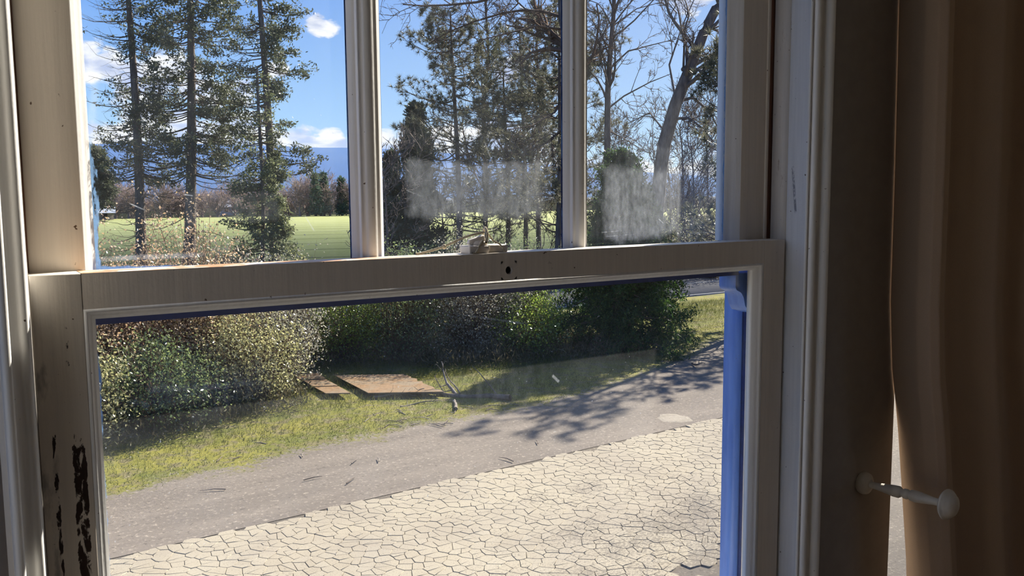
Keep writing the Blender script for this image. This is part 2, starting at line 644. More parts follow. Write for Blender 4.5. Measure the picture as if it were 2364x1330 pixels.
mb.box(JR - 0.0125, JR - 0.004, 0.9880, 0.9925, Z(-0.072), Z1)
bevel(mb.build('sash_stop', M_upper, win), 0.001)
# outer jambs, blue, with a groove
for s, xj in ((1, JR), (-1, JL)):
    prof = [(xj, 0.9995), (xj, 1.034), (xj + s * 0.006, 1.034), (xj + s * 0.006, 1.042), (xj - s * 0.003, 1.042), (xj - s * 0.003, 1.082), (xj + s * 0.022, 1.082), (xj + s * 0.022, 0.9995)]
    mb = MB()
    mb.prism(prof if s < 0 else prof[::-1], Z0, Z1)
    mb.build('outer_jamb', M_blue, win)
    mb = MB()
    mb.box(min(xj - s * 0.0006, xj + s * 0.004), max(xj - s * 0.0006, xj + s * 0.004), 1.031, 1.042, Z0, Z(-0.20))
    mb.build('groove_shade', M_navy, win)  # navy strip filling the groove, standing in for its shade
mb = MB()
mb.box(OX0, OX1, 0.90, YX + 0.05, SILL - 0.02, SILL + 0.02)
bevel(mb.build('sill', M_white, win), 0.004)
mb = MB()
mb.box(OX0, OX1, 0.94, 1.09, HEAD - 0.02, HEAD)
mb.build('head_jamb', M_white, win)

# ---------------------------------------------------------------- lower sash
LY0, LY1, LG = 0.950, 0.985, 0.972
LX0, LX1 = 0.0555, 1.1365
GX0, GX1 = 0.1012, 1.0875                   # outer line of the glazing bead
RT_Z, RB_Z = Z(-0.0721), Z(-0.1082)
LZ0 = SILL + 0.02
mb = MB()
mb.box(LX0, GX0, LY0, LY1, LZ0, RT_Z)
mb.box(GX1, LX1, LY0, LY1, LZ0, RT_Z)
mb.box(GX0, GX1, LY0, LY1, LZ0, LZ0 + 0.075)
lower = mb.build('lower_sash', M_sash, win)
bevel(lower, 0.0012)
tag(lower, 'lower sash with black weathered patches on its stile')


def rail_with_hole():
    cx, cz, r = 0.6029, Z(-0.0949), 0.0052
    m_ = MB()
    n = 16
    th = [2 * math.pi * (i + 0.5) / n for i in range(n)]
    ring = [(cx + r * math.cos(a), cz + r * 1.05 * math.sin(a)) for a in th]
    hw = 0.012
    out = []
    for a in th:
        c_, s_ = math.cos(a), math.sin(a)
        k_ = hw / max(abs(c_), abs(s_))
        out.append((cx + c_ * k_, cz + s_ * k_))
    V = [(p, LY0, q) for p, q in ring] + [(p, LY0, q) for p, q in out] + [(p, LY0 + 0.014, q) for p, q in ring]
    m_.add(V, [(i, (i + 1) % n, n + (i + 1) % n, n + i) for i in range(n)])
    m_.add(V, [(2 * n + i, 2 * n + (i + 1) % n, (i + 1) % n, i) for i in range(n)])
    m_.poly([(p, LY0 + 0.014, q) for p, q in ring])
    x0_, x1_, z0_, z1_ = cx - hw, cx + hw, cz - hw, cz + hw
    for (a0, a1, b0, b1) in ((GX0, x0_, RB_Z, RT_Z), (x1_, GX1, RB_Z, RT_Z), (x0_, x1_, RB_Z, z0_), (x0_, x1_, z1_, RT_Z)):
        m_.poly([(a0, LY0, b0), (a1, LY0, b0), (a1, LY0, b1), (a0, LY0, b1)])
    # top, slightly worn along the front edge, back, bottom
    nx = 90
    xs = np.linspace(GX0, GX1, nx)
    r_ = np.random.default_rng(3)
    dz = np.convolve(r_.uniform(-0.0012, 0.0006, nx), np.ones(3) / 3, 'same')
    for i in range(nx - 1):
        a0, a1 = xs[i], xs[i + 1]
        m_.poly([(a0, LY0, RT_Z), (a1, LY0, RT_Z), (a1, LY0 + 0.006, RT_Z + 0.0006 + dz[i + 1]), (a0, LY0 + 0.006, RT_Z + 0.0006 + dz[i])])
        m_.poly([(a0, LY0 + 0.006, RT_Z + 0.0006 + dz[i]), (a1, LY0 + 0.006, RT_Z + 0.0006 + dz[i + 1]), (a1, 0.990, RT_Z), (a0, 0.990, RT_Z)])
    m_.poly([(GX0, LY0, RB_Z), (GX0, 0.990, RB_Z), (GX1, 0.990, RB_Z), (GX1, LY0, RB_Z)])
    m_.poly([(GX0, 0.990, RB_Z), (GX0, 0.990, RT_Z), (GX1, 0.990, RT_Z), (GX1, 0.990, RB_Z)])
    return m_


rail = rail_with_hole().build('meeting_rail', M_rail, lower)
mb = MB()
mb.lathe([(0, 0.0047), (0.009, 0.0047)], (0.6029, LY0 + 0.0045, Z(-0.0949)), (0, 1, 0), 14)
mb.build('bolt_hole', M_dark, lower)

# stepped glazing bead round the lower glass: profile in (inward distance, depth)
BEAD = [(0.0, 0.0), (0.0030, -0.0010), (0.0042, 0.0030), (0.0072, 0.0052), (0.0090, 0.0088), (0.0118, 0.0115), (0.0125, 0.0210), (0.0, 0.0210)]


def bead_frame(mb, x0, x1, z0, z1, y0, prof):
    """Mitred moulding round a rectangle."""
    cor = [(x0, z0, 1, 1), (x1, z0, -1, 1), (x1, z1, -1, -1), (x0, z1, 1, -1)]
    k = len(prof)
    V = [(cx + sx * a, y0 + b, cz + sz * a) for cx, cz, sx, sz in cor for a, b in prof]
    F = []
    for i in range(4):
        for j in range(k):
            F.append((i * k + j, ((i + 1) % 4) * k + j, ((i + 1) % 4) * k + (j + 1) % k, i * k + (j + 1) % k))
    mb.add(V, F)


mb = MB()
bead_frame(mb, GX0, GX1, LZ0 + 0.075, RB_Z, LY0, BEAD)
mb.build('glazing_bead', M_white, lower)


# ---------------------------------------------------------------- glass
def glass_mat(name, plane_y, smears=(), haze=0.03, edges=(), streaks=(), soft=1.0):
    """Old dirty window glass. smears: (u0,v0,u1,v1,strength) patches of dried film; edges: overspilt blue paint; all lie on the pane."""
    m, t = new_mat(name)
    v = geo_pos(t)
    X, Y, Zc = t.sep(v)
    n = t.noise(t.mapping(v, (14, 14, 14)), 1, 6, 0.6)
    fine = t.noise(t.mapping(v, (110, 110, 60)), 1, 5, 0.7)
    wipe = t.noise(t.mapping(v, (85, 85, 12)), 1, 4, 0.65, 0.5)
    dirt = t.math('MULTIPLY', t.rng(n, 0.35, 0.75), haze * 0.9)
    dirt = t.math('ADD', dirt, haze * 0.55)
    specks = t.math('MULTIPLY', t.rng(t.noise(v, 260, 1, 0.5), 0.76, 0.80), 0.30)
    dirt = t.math('ADD', dirt, specks)
    for (u0, v0, u1, v1, s) in smears:
        a, b = at_y(u0, v0, plane_y), at_y(u1, v1, plane_y)
        xa, xb, za, zb = a[0], b[0], min(a[2], b[2]), max(a[2], b[2])
        wob = t.math('MULTIPLY', t.math('SUBTRACT', n, 0.5), 0.05)
        sx = max(0.004, (xb - xa) * 0.06) * soft
        sz = max(0.004, (zb - za) * 0.10) * soft
        mk = t.math('MULTIPLY', zone(t, t.math('ADD', X, wob), xa, xb, sx), zone(t, t.math('ADD', Zc, wob), za, zb, sz))
        mk = t.math('MULTIPLY', mk, t.math('MULTIPLY', t.rng(fine, 0.25, 0.75, 0.55, 1.25), t.rng(wipe, 0.30, 0.70, 0.80 * s, 1.15 * s)))
        dirt = t.math('MAXIMUM', dirt, mk)
    for (u0, v0, u1, v1, wd, s) in streaks:   # thin scratches, wipe marks and a painted reflection
        a, b = at_y(u0, v0, plane_y), at_y(u1, v1, plane_y)
        dx, dz = b[0] - a[0], b[2] - a[2]
        ln = math.hypot(dx, dz)
        al = t.math('ADD', t.math('MULTIPLY', t.math('SUBTRACT', X, float(a[0])), dx / ln), t.math('MULTIPLY', t.math('SUBTRACT', Zc, float(a[2])), dz / ln))
        ac = t.math('ADD', t.math('MULTIPLY', t.math('SUBTRACT', X, float(a[0])), -dz / ln), t.math('MULTIPLY', t.math('SUBTRACT', Zc, float(a[2])), dx / ln))
        ac = t.math('ADD', ac, t.math('MULTIPLY', t.math('SUBTRACT', n, 0.5), wd * 2.0))
        mk = t.math('MULTIPLY', zone(t, al, 0.0, ln, ln * 0.12), t.rng(t.math('ABSOLUTE', ac), wd, wd * 0.3))
        dirt = t.math('MAXIMUM', dirt, t.math('MULTIPLY', mk, t.rng(fine, 0.3, 0.7, 0.3 * s, s)))
    dirt = t.math('MINIMUM', dirt, 0.9)
    tr = t.node('ShaderNodeBsdfTransparent')
    tr.inputs[0].default_value = (0.97, 0.98, 0.975, 1)
    df = t.node('ShaderNodeBsdfTranslucent')
    df.inputs[0].default_value = (0.80, 0.84, 0.86, 1)
    d2 = t.node('ShaderNodeBsdfDiffuse')
    d2.inputs[0].default_value = (0.6, 0.6, 0.58, 1)
    film = t.node('ShaderNodeMixShader')
    film.inputs[0].default_value = 0.3
    t.l.new(df.outputs[0], film.inputs[1])
    t.l.new(d2.outputs[0], film.inputs[2])
    mx = t.node('ShaderNodeMixShader')
    t.l.new(dirt, mx.inputs[0])
    t.l.new(tr.outputs[0], mx.inputs[1])
    t.l.new(film.outputs[0], mx.inputs[2])
    out = mx.outputs[0]
    if edges:
        em = None
        for (axis, pos, wd, lo, hi, side) in edges:
            s_ = X if axis == 'x' else Zc
            o_ = Zc if axis == 'x' else X
            ns = t.noise(t.mapping(v, (70, 70, 16) if axis == 'x' else (16, 70, 90), (pos * 10, 0, 0)), 1, 5, 0.65)
            dist = t.math('MULTIPLY', t.math('SUBTRACT', s_, pos), float(side))
            thr = t.math('MULTIPLY', t.rng(ns, 0.30, 0.72), wd)
            mk = t.math('MULTIPLY', t.rng(t.math('SUBTRACT', thr, dist), -0.0008, 0.0012), zone(t, o_, lo, hi, 0.01))
            em = mk if em is None else t.math('MAXIMUM', em, mk)
        pb = t.node('ShaderNodeBsdfTranslucent')
        pb.inputs[0].default_value = (*lin(140, 180, 222), 1)
        pd = t.node('ShaderNodeBsdfDiffuse')
        pd.inputs[0].default_value = (*lin(110, 150, 210), 1)
        px = t.node('ShaderNodeMixShader')
        px.inputs[0].default_value = 0.6
        t.l.new(pb.outputs[0], px.inputs[1])
        t.l.new(pd.outputs[0], px.inputs[2])
        m2 = t.node('ShaderNodeMixShader')
        t.l.new(t.math('MULTIPLY', em, t.rng(fine, 0.2, 0.6, 0.35, 0.95)), m2.inputs[0])
        t.l.new(out, m2.inputs[1])
        t.l.new(px.outputs[0], m2.inputs[2])
        out = m2.outputs[0]
    gl = t.node('ShaderNodeBsdfGlossy')
    gl.inputs['Roughness'].default_value = 0.02
    m3 = t.node('ShaderNodeMixShader')
    lw = t.node('ShaderNodeFresnel')
    lw.inputs[0].default_value = 1.2
    t.l.new(lw.outputs[0], m3.inputs[0])
    t.l.new(out, m3.inputs[1])
    t.l.new(gl.outputs[0], m3.inputs[2])
    finish(t, m3.outputs[0])
    return m


def pane(parent, x0, x1, z0, z1, y0, mat):
    mb = MB()
    mb.poly([(x0, y0, z0), (x1, y0, z0), (x1, y0, z1), (x0, y0, z1)])
    return mb.build('pane', mat, parent)


ZL = float(RB_Z)
g_low = glass_mat('dusty_lower_glass', LG,
                  smears=[(1010, 720, 1640, 1010, 0.035), (330, 850, 640, 915, 0.10), (230, 740, 620, 960, 0.035), (1100, 660, 1220, 800, 0.05), (900, 860, 1250, 1000, 0.05), (1590, 880, 1660, 1330, 0.10)],
                  haze=0.042, soft=3.0,
                  edges=[('x', 0.1125, 0.0045, 3.6, Z(-0.13), 1)],
                  streaks=[(335, 900, 610, 882, 0.006, 0.22), (1075, 727, 1212, 748, 0.0022, 0.30), (300, 925, 345, 940, 0.006, 0.14), (1275, 868, 1290, 882, 0.003, 0.4)])  # second streak is a pale room reflection painted into the film
pane(lower, GX0 + 0.011, GX1 - 0.011, LZ0 + 0.086, RB_Z - 0.011, LG, g_low)

# ---------------------------------------------------------------- upper sash
UY0, UY1, UG = 0.9905, 1.0255, 1.008
FX0, FX1, WM = 0.1097, 1.0742, 0.3215
UXL, UXR = 0.052, 1.1345
UZ0, UZ1 = Z(-0.0735), HEAD - 0.02
mb = MB()
mb.box(UXL, FX0, UY0, UY1, Z(-0.118), UZ1)
mb.box(FX1, UXR, UY0, UY1, Z(-0.118), UZ1)
mb.box(FX0, FX1, UY0, UY1, UZ1 - 0.06, UZ1)
upper = mb.build('upper_sash', M_upper, win)
bevel(upper, 0.0012)
tag(upper, 'upper sash divided by two upright muntins')
mb = MB()                                   # outer meeting rail with its blue outside
mb.prism([(0.9905, Z(-0.1300)), (1.0255, Z(-0.1310)), (1.0255, Z(-0.079)), (0.9905, Z(-0.0728))], FX0, FX1, 'x')
mb.build('outer_meeting_rail', M_blue_shaded, upper)
# horns under the outer meeting rail, blue
for s, xo, xi in ((1, UXR + 0.004, FX1 - 0.004), (-1, UXL - 0.002, FX0 + 0.004)):
    zt = Z(-0.128)
    w_ = xo - xi
    pr = [(xi, zt), (xi, zt - 0.022), (xi + w_ * 0.04, zt - 0.027), (xi + w_ * 0.20, zt - 0.032), (xi + w_ * 0.28, zt - 0.040), (xi + w_ * 0.34, zt - 0.054),
          (xi + w_ * 0.45, zt - 0.064), (xi + w_ * 0.7, zt - 0.069), (xo, zt - 0.070), (xo, zt)]
    mb = MB()
    mb.prism(pr, 0.993, 1.0295, 'y')
    bevel(mb.build('sash_horn', M_blue, upper), 0.0015)


def munt_profile(cx, hw=0.0062, out=0.0152):
    half = [(hw, 0.0), (hw + 0.0006, 0.0045), (hw + 0.0040, 0.0052), (hw + 0.0062, 0.0048), (hw + 0.0068, 0.0090), (hw + 0.0075, 0.0112), (hw + 0.0105, 0.0116), (hw + 0.0112, 0.0150), (hw + out, 0.0165), (hw + out, 0.0180)]
    return [(cx + a, UY0 + b) for a, b in half] + [(cx - a, UY0 + b) for a, b in half[::-1]]


UP_MUNT = []
for i in (1, 2):
    cx = FX0 + WM * i
    mb = MB()
    pr = munt_profile(cx)
    mb.prism(pr[::-1], UZ0, UZ1 - 0.06)
    mu = mb.build('muntin', M_white, upper)
    UP_MUNT.append(cx)
    mb = MB()                               # putty and blue paint on the weather side
    mb.prism([(cx - 0.0225, UG + 0.0005), (cx - 0.0225, UG + 0.002), (cx - 0.010, UG + 0.014), (cx + 0.010, UG + 0.014), (cx + 0.0225, UG + 0.002), (cx + 0.0225, UG + 0.0005)], UZ0, UZ1 - 0.06)
    mb.build('putty', M_navy, upper)
for s, xf in ((1, FX0), (-1, FX1)):         # moulded inner edges of the stiles
    half = [(-0.002, 0.0005), (0.0, 0.0005), (0.0014, 0.0040), (0.0060, 0.0052), (0.0078, 0.0090), (0.0120, 0.0110), (0.0150, 0.0150), (0.0195, 0.0165), (0.0195, 0.0350), (-0.002, 0.0350)]
    if s > 0:
        half = [(a * 0.62, b) for a, b in half]
    mb = MB()
    mb.prism([(xf + s * a, UY0 + b) for a, b in half][::s], UZ0, UZ1 - 0.05)
    mb.build('glazing_bead', M_white, upper)
    mb = MB()
    wd_ = 0.0170 if s < 0 else 0.0105
    mb.box(min(xf, xf + s * wd_), max(xf, xf + s * wd_), UG + 0.003, UG + 0.016, UZ0, UZ1 - 0.05)
    mb.build('putty', M_navy, upper)

zb, ztp = float(UZ0) - 0.002, float(UZ1) - 0.05
x1a, x1b = FX0 + 0.008, UP_MUNT[0] - 0.018
x2a, x2b = UP_MUNT[0] + 0.018, UP_MUNT[1] - 0.018
x3a, x3b = UP_MUNT[1] + 0.018, FX1 - 0.017
ga = glass_mat('paint_edged_glass', UG, smears=[(200, 90, 235, 340, 0.16), (420, 440, 640, 520, 0.06)], haze=0.026,
               edges=[('x', x1a + 0.003, 0.009, zb, Z(0.06), 1), ('z', zb + 0.002, 0.007, x1a, x1a + 0.08, 1), ('x', x1b - 0.003, 0.003, zb, 6.0, -1)],
               streaks=[(230, 600, 460, 588, 0.004, 0.30), (300, 470, 335, 485, 0.001, 0.5), (705, 500, 725, 533, 0.0012, 0.4), (425, 449, 445, 452, 0.001, 0.5)])
gb = glass_mat('smeared_glass', UG, smears=[(935, 372, 1255, 498, 0.17), (1110, 480, 1200, 512, 0.09), (1000, 250, 1290, 420, 0.045), (1200, 330, 1290, 470, 0.06)], haze=0.027,
               edges=[('x', x2b - 0.003, 0.003, zb, 6.0, -1)],
               streaks=[(1120, 330, 1138, 378, 0.0012, 0.35), (1045, 455, 1047, 475, 0.001, 0.45), (938, 440, 975, 455, 0.0015, 0.25)])
gc = glass_mat('heavily_smeared_glass', UG, smears=[(1392, 388, 1650, 540, 0.26), (1560, 330, 1655, 560, 0.20), (1440, 340, 1600, 420, 0.10), (1355, 200, 1662, 552, 0.05)], haze=0.028,
               edges=[('x', x3b - 0.003, 0.004, zb, 6.0, -1)],
               streaks=[(1390, 537, 1440, 532, 0.0012, 0.5), (1520, 505, 1532, 516, 0.0014, 0.7), (1572, 400, 1560, 500, 0.0016, 0.30), (1590, 540, 1650, 535, 0.0014, 0.5), (1400, 546, 1470, 540, 0.001, 0.5)])
pane(upper, x1a, x1b, zb, ztp, UG, ga)
pane(upper, x2a, x2b, zb, ztp, UG, gb)
pane(upper, x3a, x3b, zb, ztp, UG, gc)

# ---------------------------------------------------------------- sash lock on the rail, with a knotted string
lk = Vector((0.5735, 0.968, RT_Z))
mb = MB()
mb.box(lk.x - 0.026, lk.x + 0.0035, 0.9555, 0.982, RT_Z, RT_Z + 0.0105)
lock = bevel(mb.build('sash_lock', M_upper, lower), 0.0018)
mb = MB()
mb.box(lk.x + 0.0045, lk.x + 0.034, 0.9590, 0.9855, RT_Z, RT_Z + 0.0105)
bevel(mb.build('lock_keeper', M_upper, lower), 0.0022)
mb = MB()
mb.lathe([(0, 0.0105), (0.003, 0.0110), (0.0055, 0.009), (0.0075, 0.005)], (lk.x - 0.006, 0.969, RT_Z + 0.0100), (0, 0, 1), 16)
V0 = [(lk.x - 0.022, 0.964, RT_Z + 0.0115), (lk.x + 0.003, 0.962, RT_Z + 0.0115), (lk.x + 0.005, 0.974, RT_Z + 0.0115), (lk.x - 0.020, 0.975, RT_Z + 0.0115)]
V1 = [(lk.x - 0.0205, 0.9655, RT_Z + 0.0175), (lk.x + 0.001, 0.9635, RT_Z + 0.0235), (lk.x + 0.002, 0.972, RT_Z + 0.0245), (lk.x - 0.019, 0.9735, RT_Z + 0.0175)]
mb.add(V0 + V1, [(0, 3, 2, 1), (4, 5, 6, 7), (0, 1, 5, 4), (1, 2, 6, 5), (2, 3, 7, 6), (3, 0, 4, 7)])
bevel(mb.build('lock_lever', M_upper, lower), 0.0015)
M_string = noisy('pale_cotton_string', lin(206, 196, 172), lin(170, 158, 134), 400, 0.9, 0.1)
st = tag(empty('knotted_string', (lk.x, 0.966, RT_Z)), 'pale cotton string knotted round the lever of the sash lock', 'string')


def strand(pts, r=0.0011, k=6, n=24):
    """Smooth cord through points."""
    P = [Vector(p) for p in pts]
    out = []
    m_ = len(P)
    for i in range(m_ - 1):
        p0, p1, p2, p3 = P[max(i - 1, 0)], P[i], P[i + 1], P[min(i + 2, m_ - 1)]
        for j in range(6):
            s = j / 6
            out.append(0.5 * ((2 * p1) + (-p0 + p2) * s + (2 * p0 - 5 * p1 + 4 * p2 - p3) * s * s + (-p0 + 3 * p1 - 3 * p2 + p3) * s ** 3))
    out.append(P[-1])
    m2 = MB()
    m2.tubes(np.array([tuple(q) for q in out])[None], np.full((1, len(out)), r), k)
    return m2


b_ = RT_Z
strand([(lk.x + 0.0, 0.962, b_ + 0.0275), (lk.x - 0.022, 0.972, b_ + 0.0215), (lk.x - 0.050, 0.981, b_ + 0.0095), (lk.x - 0.075, 0.986, b_ + 0.0028), (lk.x - 0.086, 0.987, b_ + 0.0012)], 0.0016).build('long_end', M_string, st, True)
strand([(lk.x + 0.001, 0.9590, b_ + 0.0150), (lk.x + 0.0025, 0.9595, b_ + 0.0260), (lk.x + 0.0035, 0.966, b_ + 0.0325), (lk.x + 0.0050, 0.973, b_ + 0.0275), (lk.x + 0.0060, 0.976, b_ + 0.016), (lk.x + 0.004, 0.967, b_ + 0.0118), (lk.x + 0.001, 0.9590, b_ + 0.0150)], 0.0019).build('loop', M_string, st, True)
strand([(lk.x - 0.004, 0.9595, b_ + 0.0165), (lk.x - 0.010, 0.9575, b_ + 0.0110), (lk.x - 0.018, 0.9535, b_ + 0.0014), (lk.x - 0.0235, 0.9530, b_ + 0.0014)], 0.0019).build('short_end', M_string, st, True)
strand([(lk.x + 0.004, 0.966, b_ + 0.0300), (lk.x + 0.012, 0.961, b_ + 0.0165), (lk.x + 0.020, 0.957, b_ + 0.0112), (lk.x + 0.025, 0.953, b_ + 0.0012)], 0.0012).build('frayed_end', M_string, st, True)
mb = MB()
mb.lathe([(0, 0.0006), (0.0012, 0.0030), (0.003, 0.0036), (0.005, 0.0026), (0.0062, 0.0006)], (lk.x - 0.052, 0.9815, b_ + 0.0090), (1, -0.3, 0.15), 10)
mb.build('knot', M_string, st, True)

# ---------------------------------------------------------------- second window, mostly behind the curtain
w2 = tag(empty('window_2', ((PX0 + PX1) / 2, 1.05, SILL2)), 'second window mostly hidden behind the brown curtain', kind='structure')
mb = MB()
mb.box(PX0 + 0.001, PX0 + 0.025, 1.03, 1.06, SILL2, HEAD)
mb.box(PX1 - 0.03, PX1, 1.03, 1.06, SILL2, HEAD)
mb.box(PX0, PX1, 1.03, 1.06, SILL2, SILL2 + 0.05)
mb.box(PX0, PX1, 1.03, 1.06, HEAD - 0.05, HEAD)
mb.build('window_frame', M_white, w2)
g2 = glass_mat('clear_dusty_glass', 1.045, haze=0.03)
pane(w2, PX0 + 0.02, PX1 - 0.02, SILL2 + 0.04, HEAD - 0.04, 1.045, g2)

# ---------------------------------------------------------------- turned holdback on the wall
M_turned = noisy('cream_turned_wood', lin(214, 206, 190), lin(200, 190, 172), 50, 0.45, 0.4)
p0 = at_y(1990, 1114, YW)
hb = tag(empty('curtain_holdback', p0), 'turned cream wooden curtain holdback peg projecting from the taupe wall', 'holdback')
ax = np.array([0.0, -1.0, 0.045])
mb = MB()
mb.lathe([(0, 0.0195), (0.005, 0.0205), (0.011, 0.0192), (0.015, 0.0140), (0.018, 0.009)], p0, ax, 28)
mb.build('rosette', M_turned, hb, True)
mb = MB()
SL = 0.158
mb.lathe([(0.014, 0.0058), (0.030, 0.0062), (0.048, 0.0082), (0.064, 0.0104), (0.074, 0.0106), (0.0775, 0.0086), (0.079, 0.0066), (0.082, 0.0070), (0.085, 0.0088), (0.090, 0.0090), (0.0935, 0.0072), (0.095, 0.0068),
          (0.0975, 0.0096), (0.106, 0.0104), (0.120, 0.0090), (0.136, 0.0068), (0.150, 0.0060), (SL + 0.004, 0.0062)], p0, ax, 22)
mb.build('stem', M_turned, hb, True)
mb = MB()
mb.lathe([(SL, 0.007), (SL + 0.0008, 0.0235), (SL + 0.0035, 0.0262), (SL + 0.0065, 0.0258), (SL + 0.0075, 0.0228), (SL + 0.0100, 0.0228), (SL + 0.0112, 0.0205), (SL + 0.0155, 0.0180), (SL + 0.0190, 0.012), (SL + 0.0205, 0.004)], p0, ax, 32)
mb.build('knob', M_turned, hb, True)

# ---------------------------------------------------------------- curtain
M_curtain = None
m, t = new_mat('brown_curtain_cloth')
v = geo_pos(t)
n = t.noise(t.mapping(v, (600, 600, 600)), 1, 2, 0.5)
col = t.mix(n, lin(170, 148, 126), lin(184, 160, 136))
pr_ = principled(t, col, 0.9, 0.1, n, 0.0006, 0.4)
tr_ = t.node('ShaderNodeBsdfTranslucent')
tr_.inputs[0].default_value = (*lin(110, 70, 40), 1)
mx_ = t.node('ShaderNodeMixShader')
mx_.inputs[0].default_value = 0.0
t.l.new(pr_.outputs[0], mx_.inputs[1])
t.l.new(tr_.outputs[0], mx_.inputs[2])
finish(t, mx_.outputs[0])
M_curtain = m
nu, nv = 190, 40
zs = np.linspace(FLOOR_Z + 0.02, Z(0.95), nv)
Vc = []
CE = np.array([at_y(u_, v_, 0.9535) for u_, v_ in ((2094, 1330), (2083, 1150), (2071, 960), (2060, 865), (2056, 700), (2066, 400), (2076, 0))])
for zz in zs:
    dzr = zz - EYE
    e0 = float(np.interp(zz, CE[:, 2], CE[:, 0]))
    # plan of the cloth: a first panel turned towards the window, then shallow folds
    plan = [(e0, 0.9535), (e0 - 0.020, 0.915), (e0 - 0.033, 0.882), (e0 - 0.034, 0.858), (e0 - 0.022, 0.846), (e0 + 0.005, 0.856), (e0 + 0.035, 0.872)]
    k_ = 40
    for q_ in range(1, k_ + 1):
        s_ = 1.0 * q_ / k_
        plan.append((e0 + 0.035 + s_, 0.872 + 0.018 * math.sin(2 * math.pi * s_ / 0.16 + 0.4 * math.sin(dzr * 1.3)) + 0.008 * math.sin(2 * math.pi * s_ / 0.071 + dzr)))
    pl = np.array(plan)
    dl = np.concatenate([[0], np.cumsum(np.linalg.norm(np.diff(pl, axis=0), axis=1))])
    tt = np.concatenate([np.linspace(0, dl[6], 60, endpoint=False), np.linspace(dl[6], dl[-1], nu - 60)])
    for a_ in tt:
        Vc.append((float(np.interp(a_, dl, pl[:, 0])), float(np.interp(a_, dl, pl[:, 1])), zz))
mb = MB()
mb.add(Vc, [(j * nu + i, j * nu + i + 1, (j + 1) * nu + i + 1, (j + 1) * nu + i) for j in range(nv - 1) for i in range(nu - 1)])
cur = mb.build('curtain', M_curtain, None, True)
md = cur.modifiers.new('thickness', 'SOLIDIFY')
md.thickness = 0.002
tag(cur, 'heavy brown curtain hanging in folds beside the window', 'curtain')

# ================================================================ outdoors: ground
def gl(r_, g_, b_):                          # open ground reflects less than its look in full sun suggests
    return tuple(0.6 * q for q in lin(r_, g_, b_))


M_soil = noisy('dry_earth', gl(120, 112, 84), gl(98, 104, 62), 0.5, 0.95, 0.1)


def field_mat():
    m, t = new_mat('green_crop_field')
    v = geo_pos(t)
    X, Y, Zc = t.sep(v)
    n = t.noise(t.mapping(v, (0.12, 0.12, 0.12)), 1, 5, 0.6)
    f = t.noise(t.mapping(v, (3, 3, 3)), 1, 4, 0.7)
    col = t.mix(t.rng(n, 0.3, 0.7), gl(200, 206, 132), gl(214, 218, 152))
    col = t.mix(t.rng(f, 0.35, 0.7), col, gl(182, 190, 118))
    # drill rows running across, furrow shade painted as dark stripes
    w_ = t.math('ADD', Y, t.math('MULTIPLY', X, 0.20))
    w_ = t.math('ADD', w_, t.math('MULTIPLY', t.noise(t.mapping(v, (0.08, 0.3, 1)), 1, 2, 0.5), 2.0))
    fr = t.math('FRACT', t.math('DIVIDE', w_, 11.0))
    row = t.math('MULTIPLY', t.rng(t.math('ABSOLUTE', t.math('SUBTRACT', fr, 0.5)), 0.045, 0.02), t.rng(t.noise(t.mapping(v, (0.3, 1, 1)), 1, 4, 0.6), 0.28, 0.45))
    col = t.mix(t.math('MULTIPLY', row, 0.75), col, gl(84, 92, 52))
    finish(t, principled(t, col, 0.9, 0.1).outputs[0])
    return m


def gravel_colour(t, v, c1, c2, c3, fine, big):
    a = t.noise(t.mapping(v, (0.35, 1.5, 1)), big, 5, 0.6)
    b = t.noise(v, fine, 4, 0.75)
    col = t.mix(t.rng(a, 0.35, 0.68), c1, c2)
    col = t.mix(t.math('MULTIPLY', t.rng(b, 0.54, 0.70), 0.75), col, c3)
    dk = t.noise(t.mapping(v, (1, 1, 1), (7, 3, 0)), fine * 0.8, 4, 0.7)
    return t.mix(t.math('MULTIPLY', t.rng(dk, 0.55, 0.72), 0.7), col, tuple(q * 0.45 for q in c1)), b


GRAV = (gl(134, 124, 114), gl(150, 139, 127), gl(206, 192, 172), 13, 0.9)


def gravel_mat(name, c1, c2, c3, fine=60, big=0.9):
    m, t = new_mat(name)
    col, b = gravel_colour(t, geo_pos(t), c1, c2, c3, fine, big)
    finish(t, principled(t, col, 0.92, 0.15, b, 0.01, 0.6).outputs[0])
    return m


def lawn_mat():
    m, t = new_mat('mossy_lawn')
    v = geo_pos(t)
    a = t.noise(v, 0.55, 5, 0.6)
    b = t.noise(v, 3.0, 5, 0.65)
    f = t.noise(v, 12, 4, 0.7)
    col = t.mix(t.rng(a, 0.38, 0.62), gl(118, 122, 56), gl(154, 148, 68))
    col = t.mix(t.rng(b, 0.47, 0.62), col, gl(138, 128, 92))
    col = t.mix(t.rng(f, 0.55, 0.70), col, gl(74, 88, 38))
    col = t.mix(t.rng(t.noise(v, 22, 2, 0.6), 0.66, 0.72), col, gl(206, 198, 160))
    at = t.node('ShaderNodeAttribute', attribute_name='from_edge')
    e = t.math('ADD', at.outputs['Fac'], t.math('ADD', t.math('MULTIPLY', t.math('SUBTRACT', a, 0.5), 2.2), t.math('ADD', t.math('MULTIPLY', t.math('SUBTRACT', b, 0.5), 2.0), t.math('MULTIPLY', t.math('SUBTRACT', f, 0.5), 1.3))))
    gcol, g = gravel_colour(t, v, *GRAV)      # moss thins out into the gravel
    col = t.mix(t.rng(e, -0.12, 0.35), gcol, col)
    finish(t, principled(t, col, 0.9, 0.1, f, 0.02, 0.7).outputs[0])
    return m


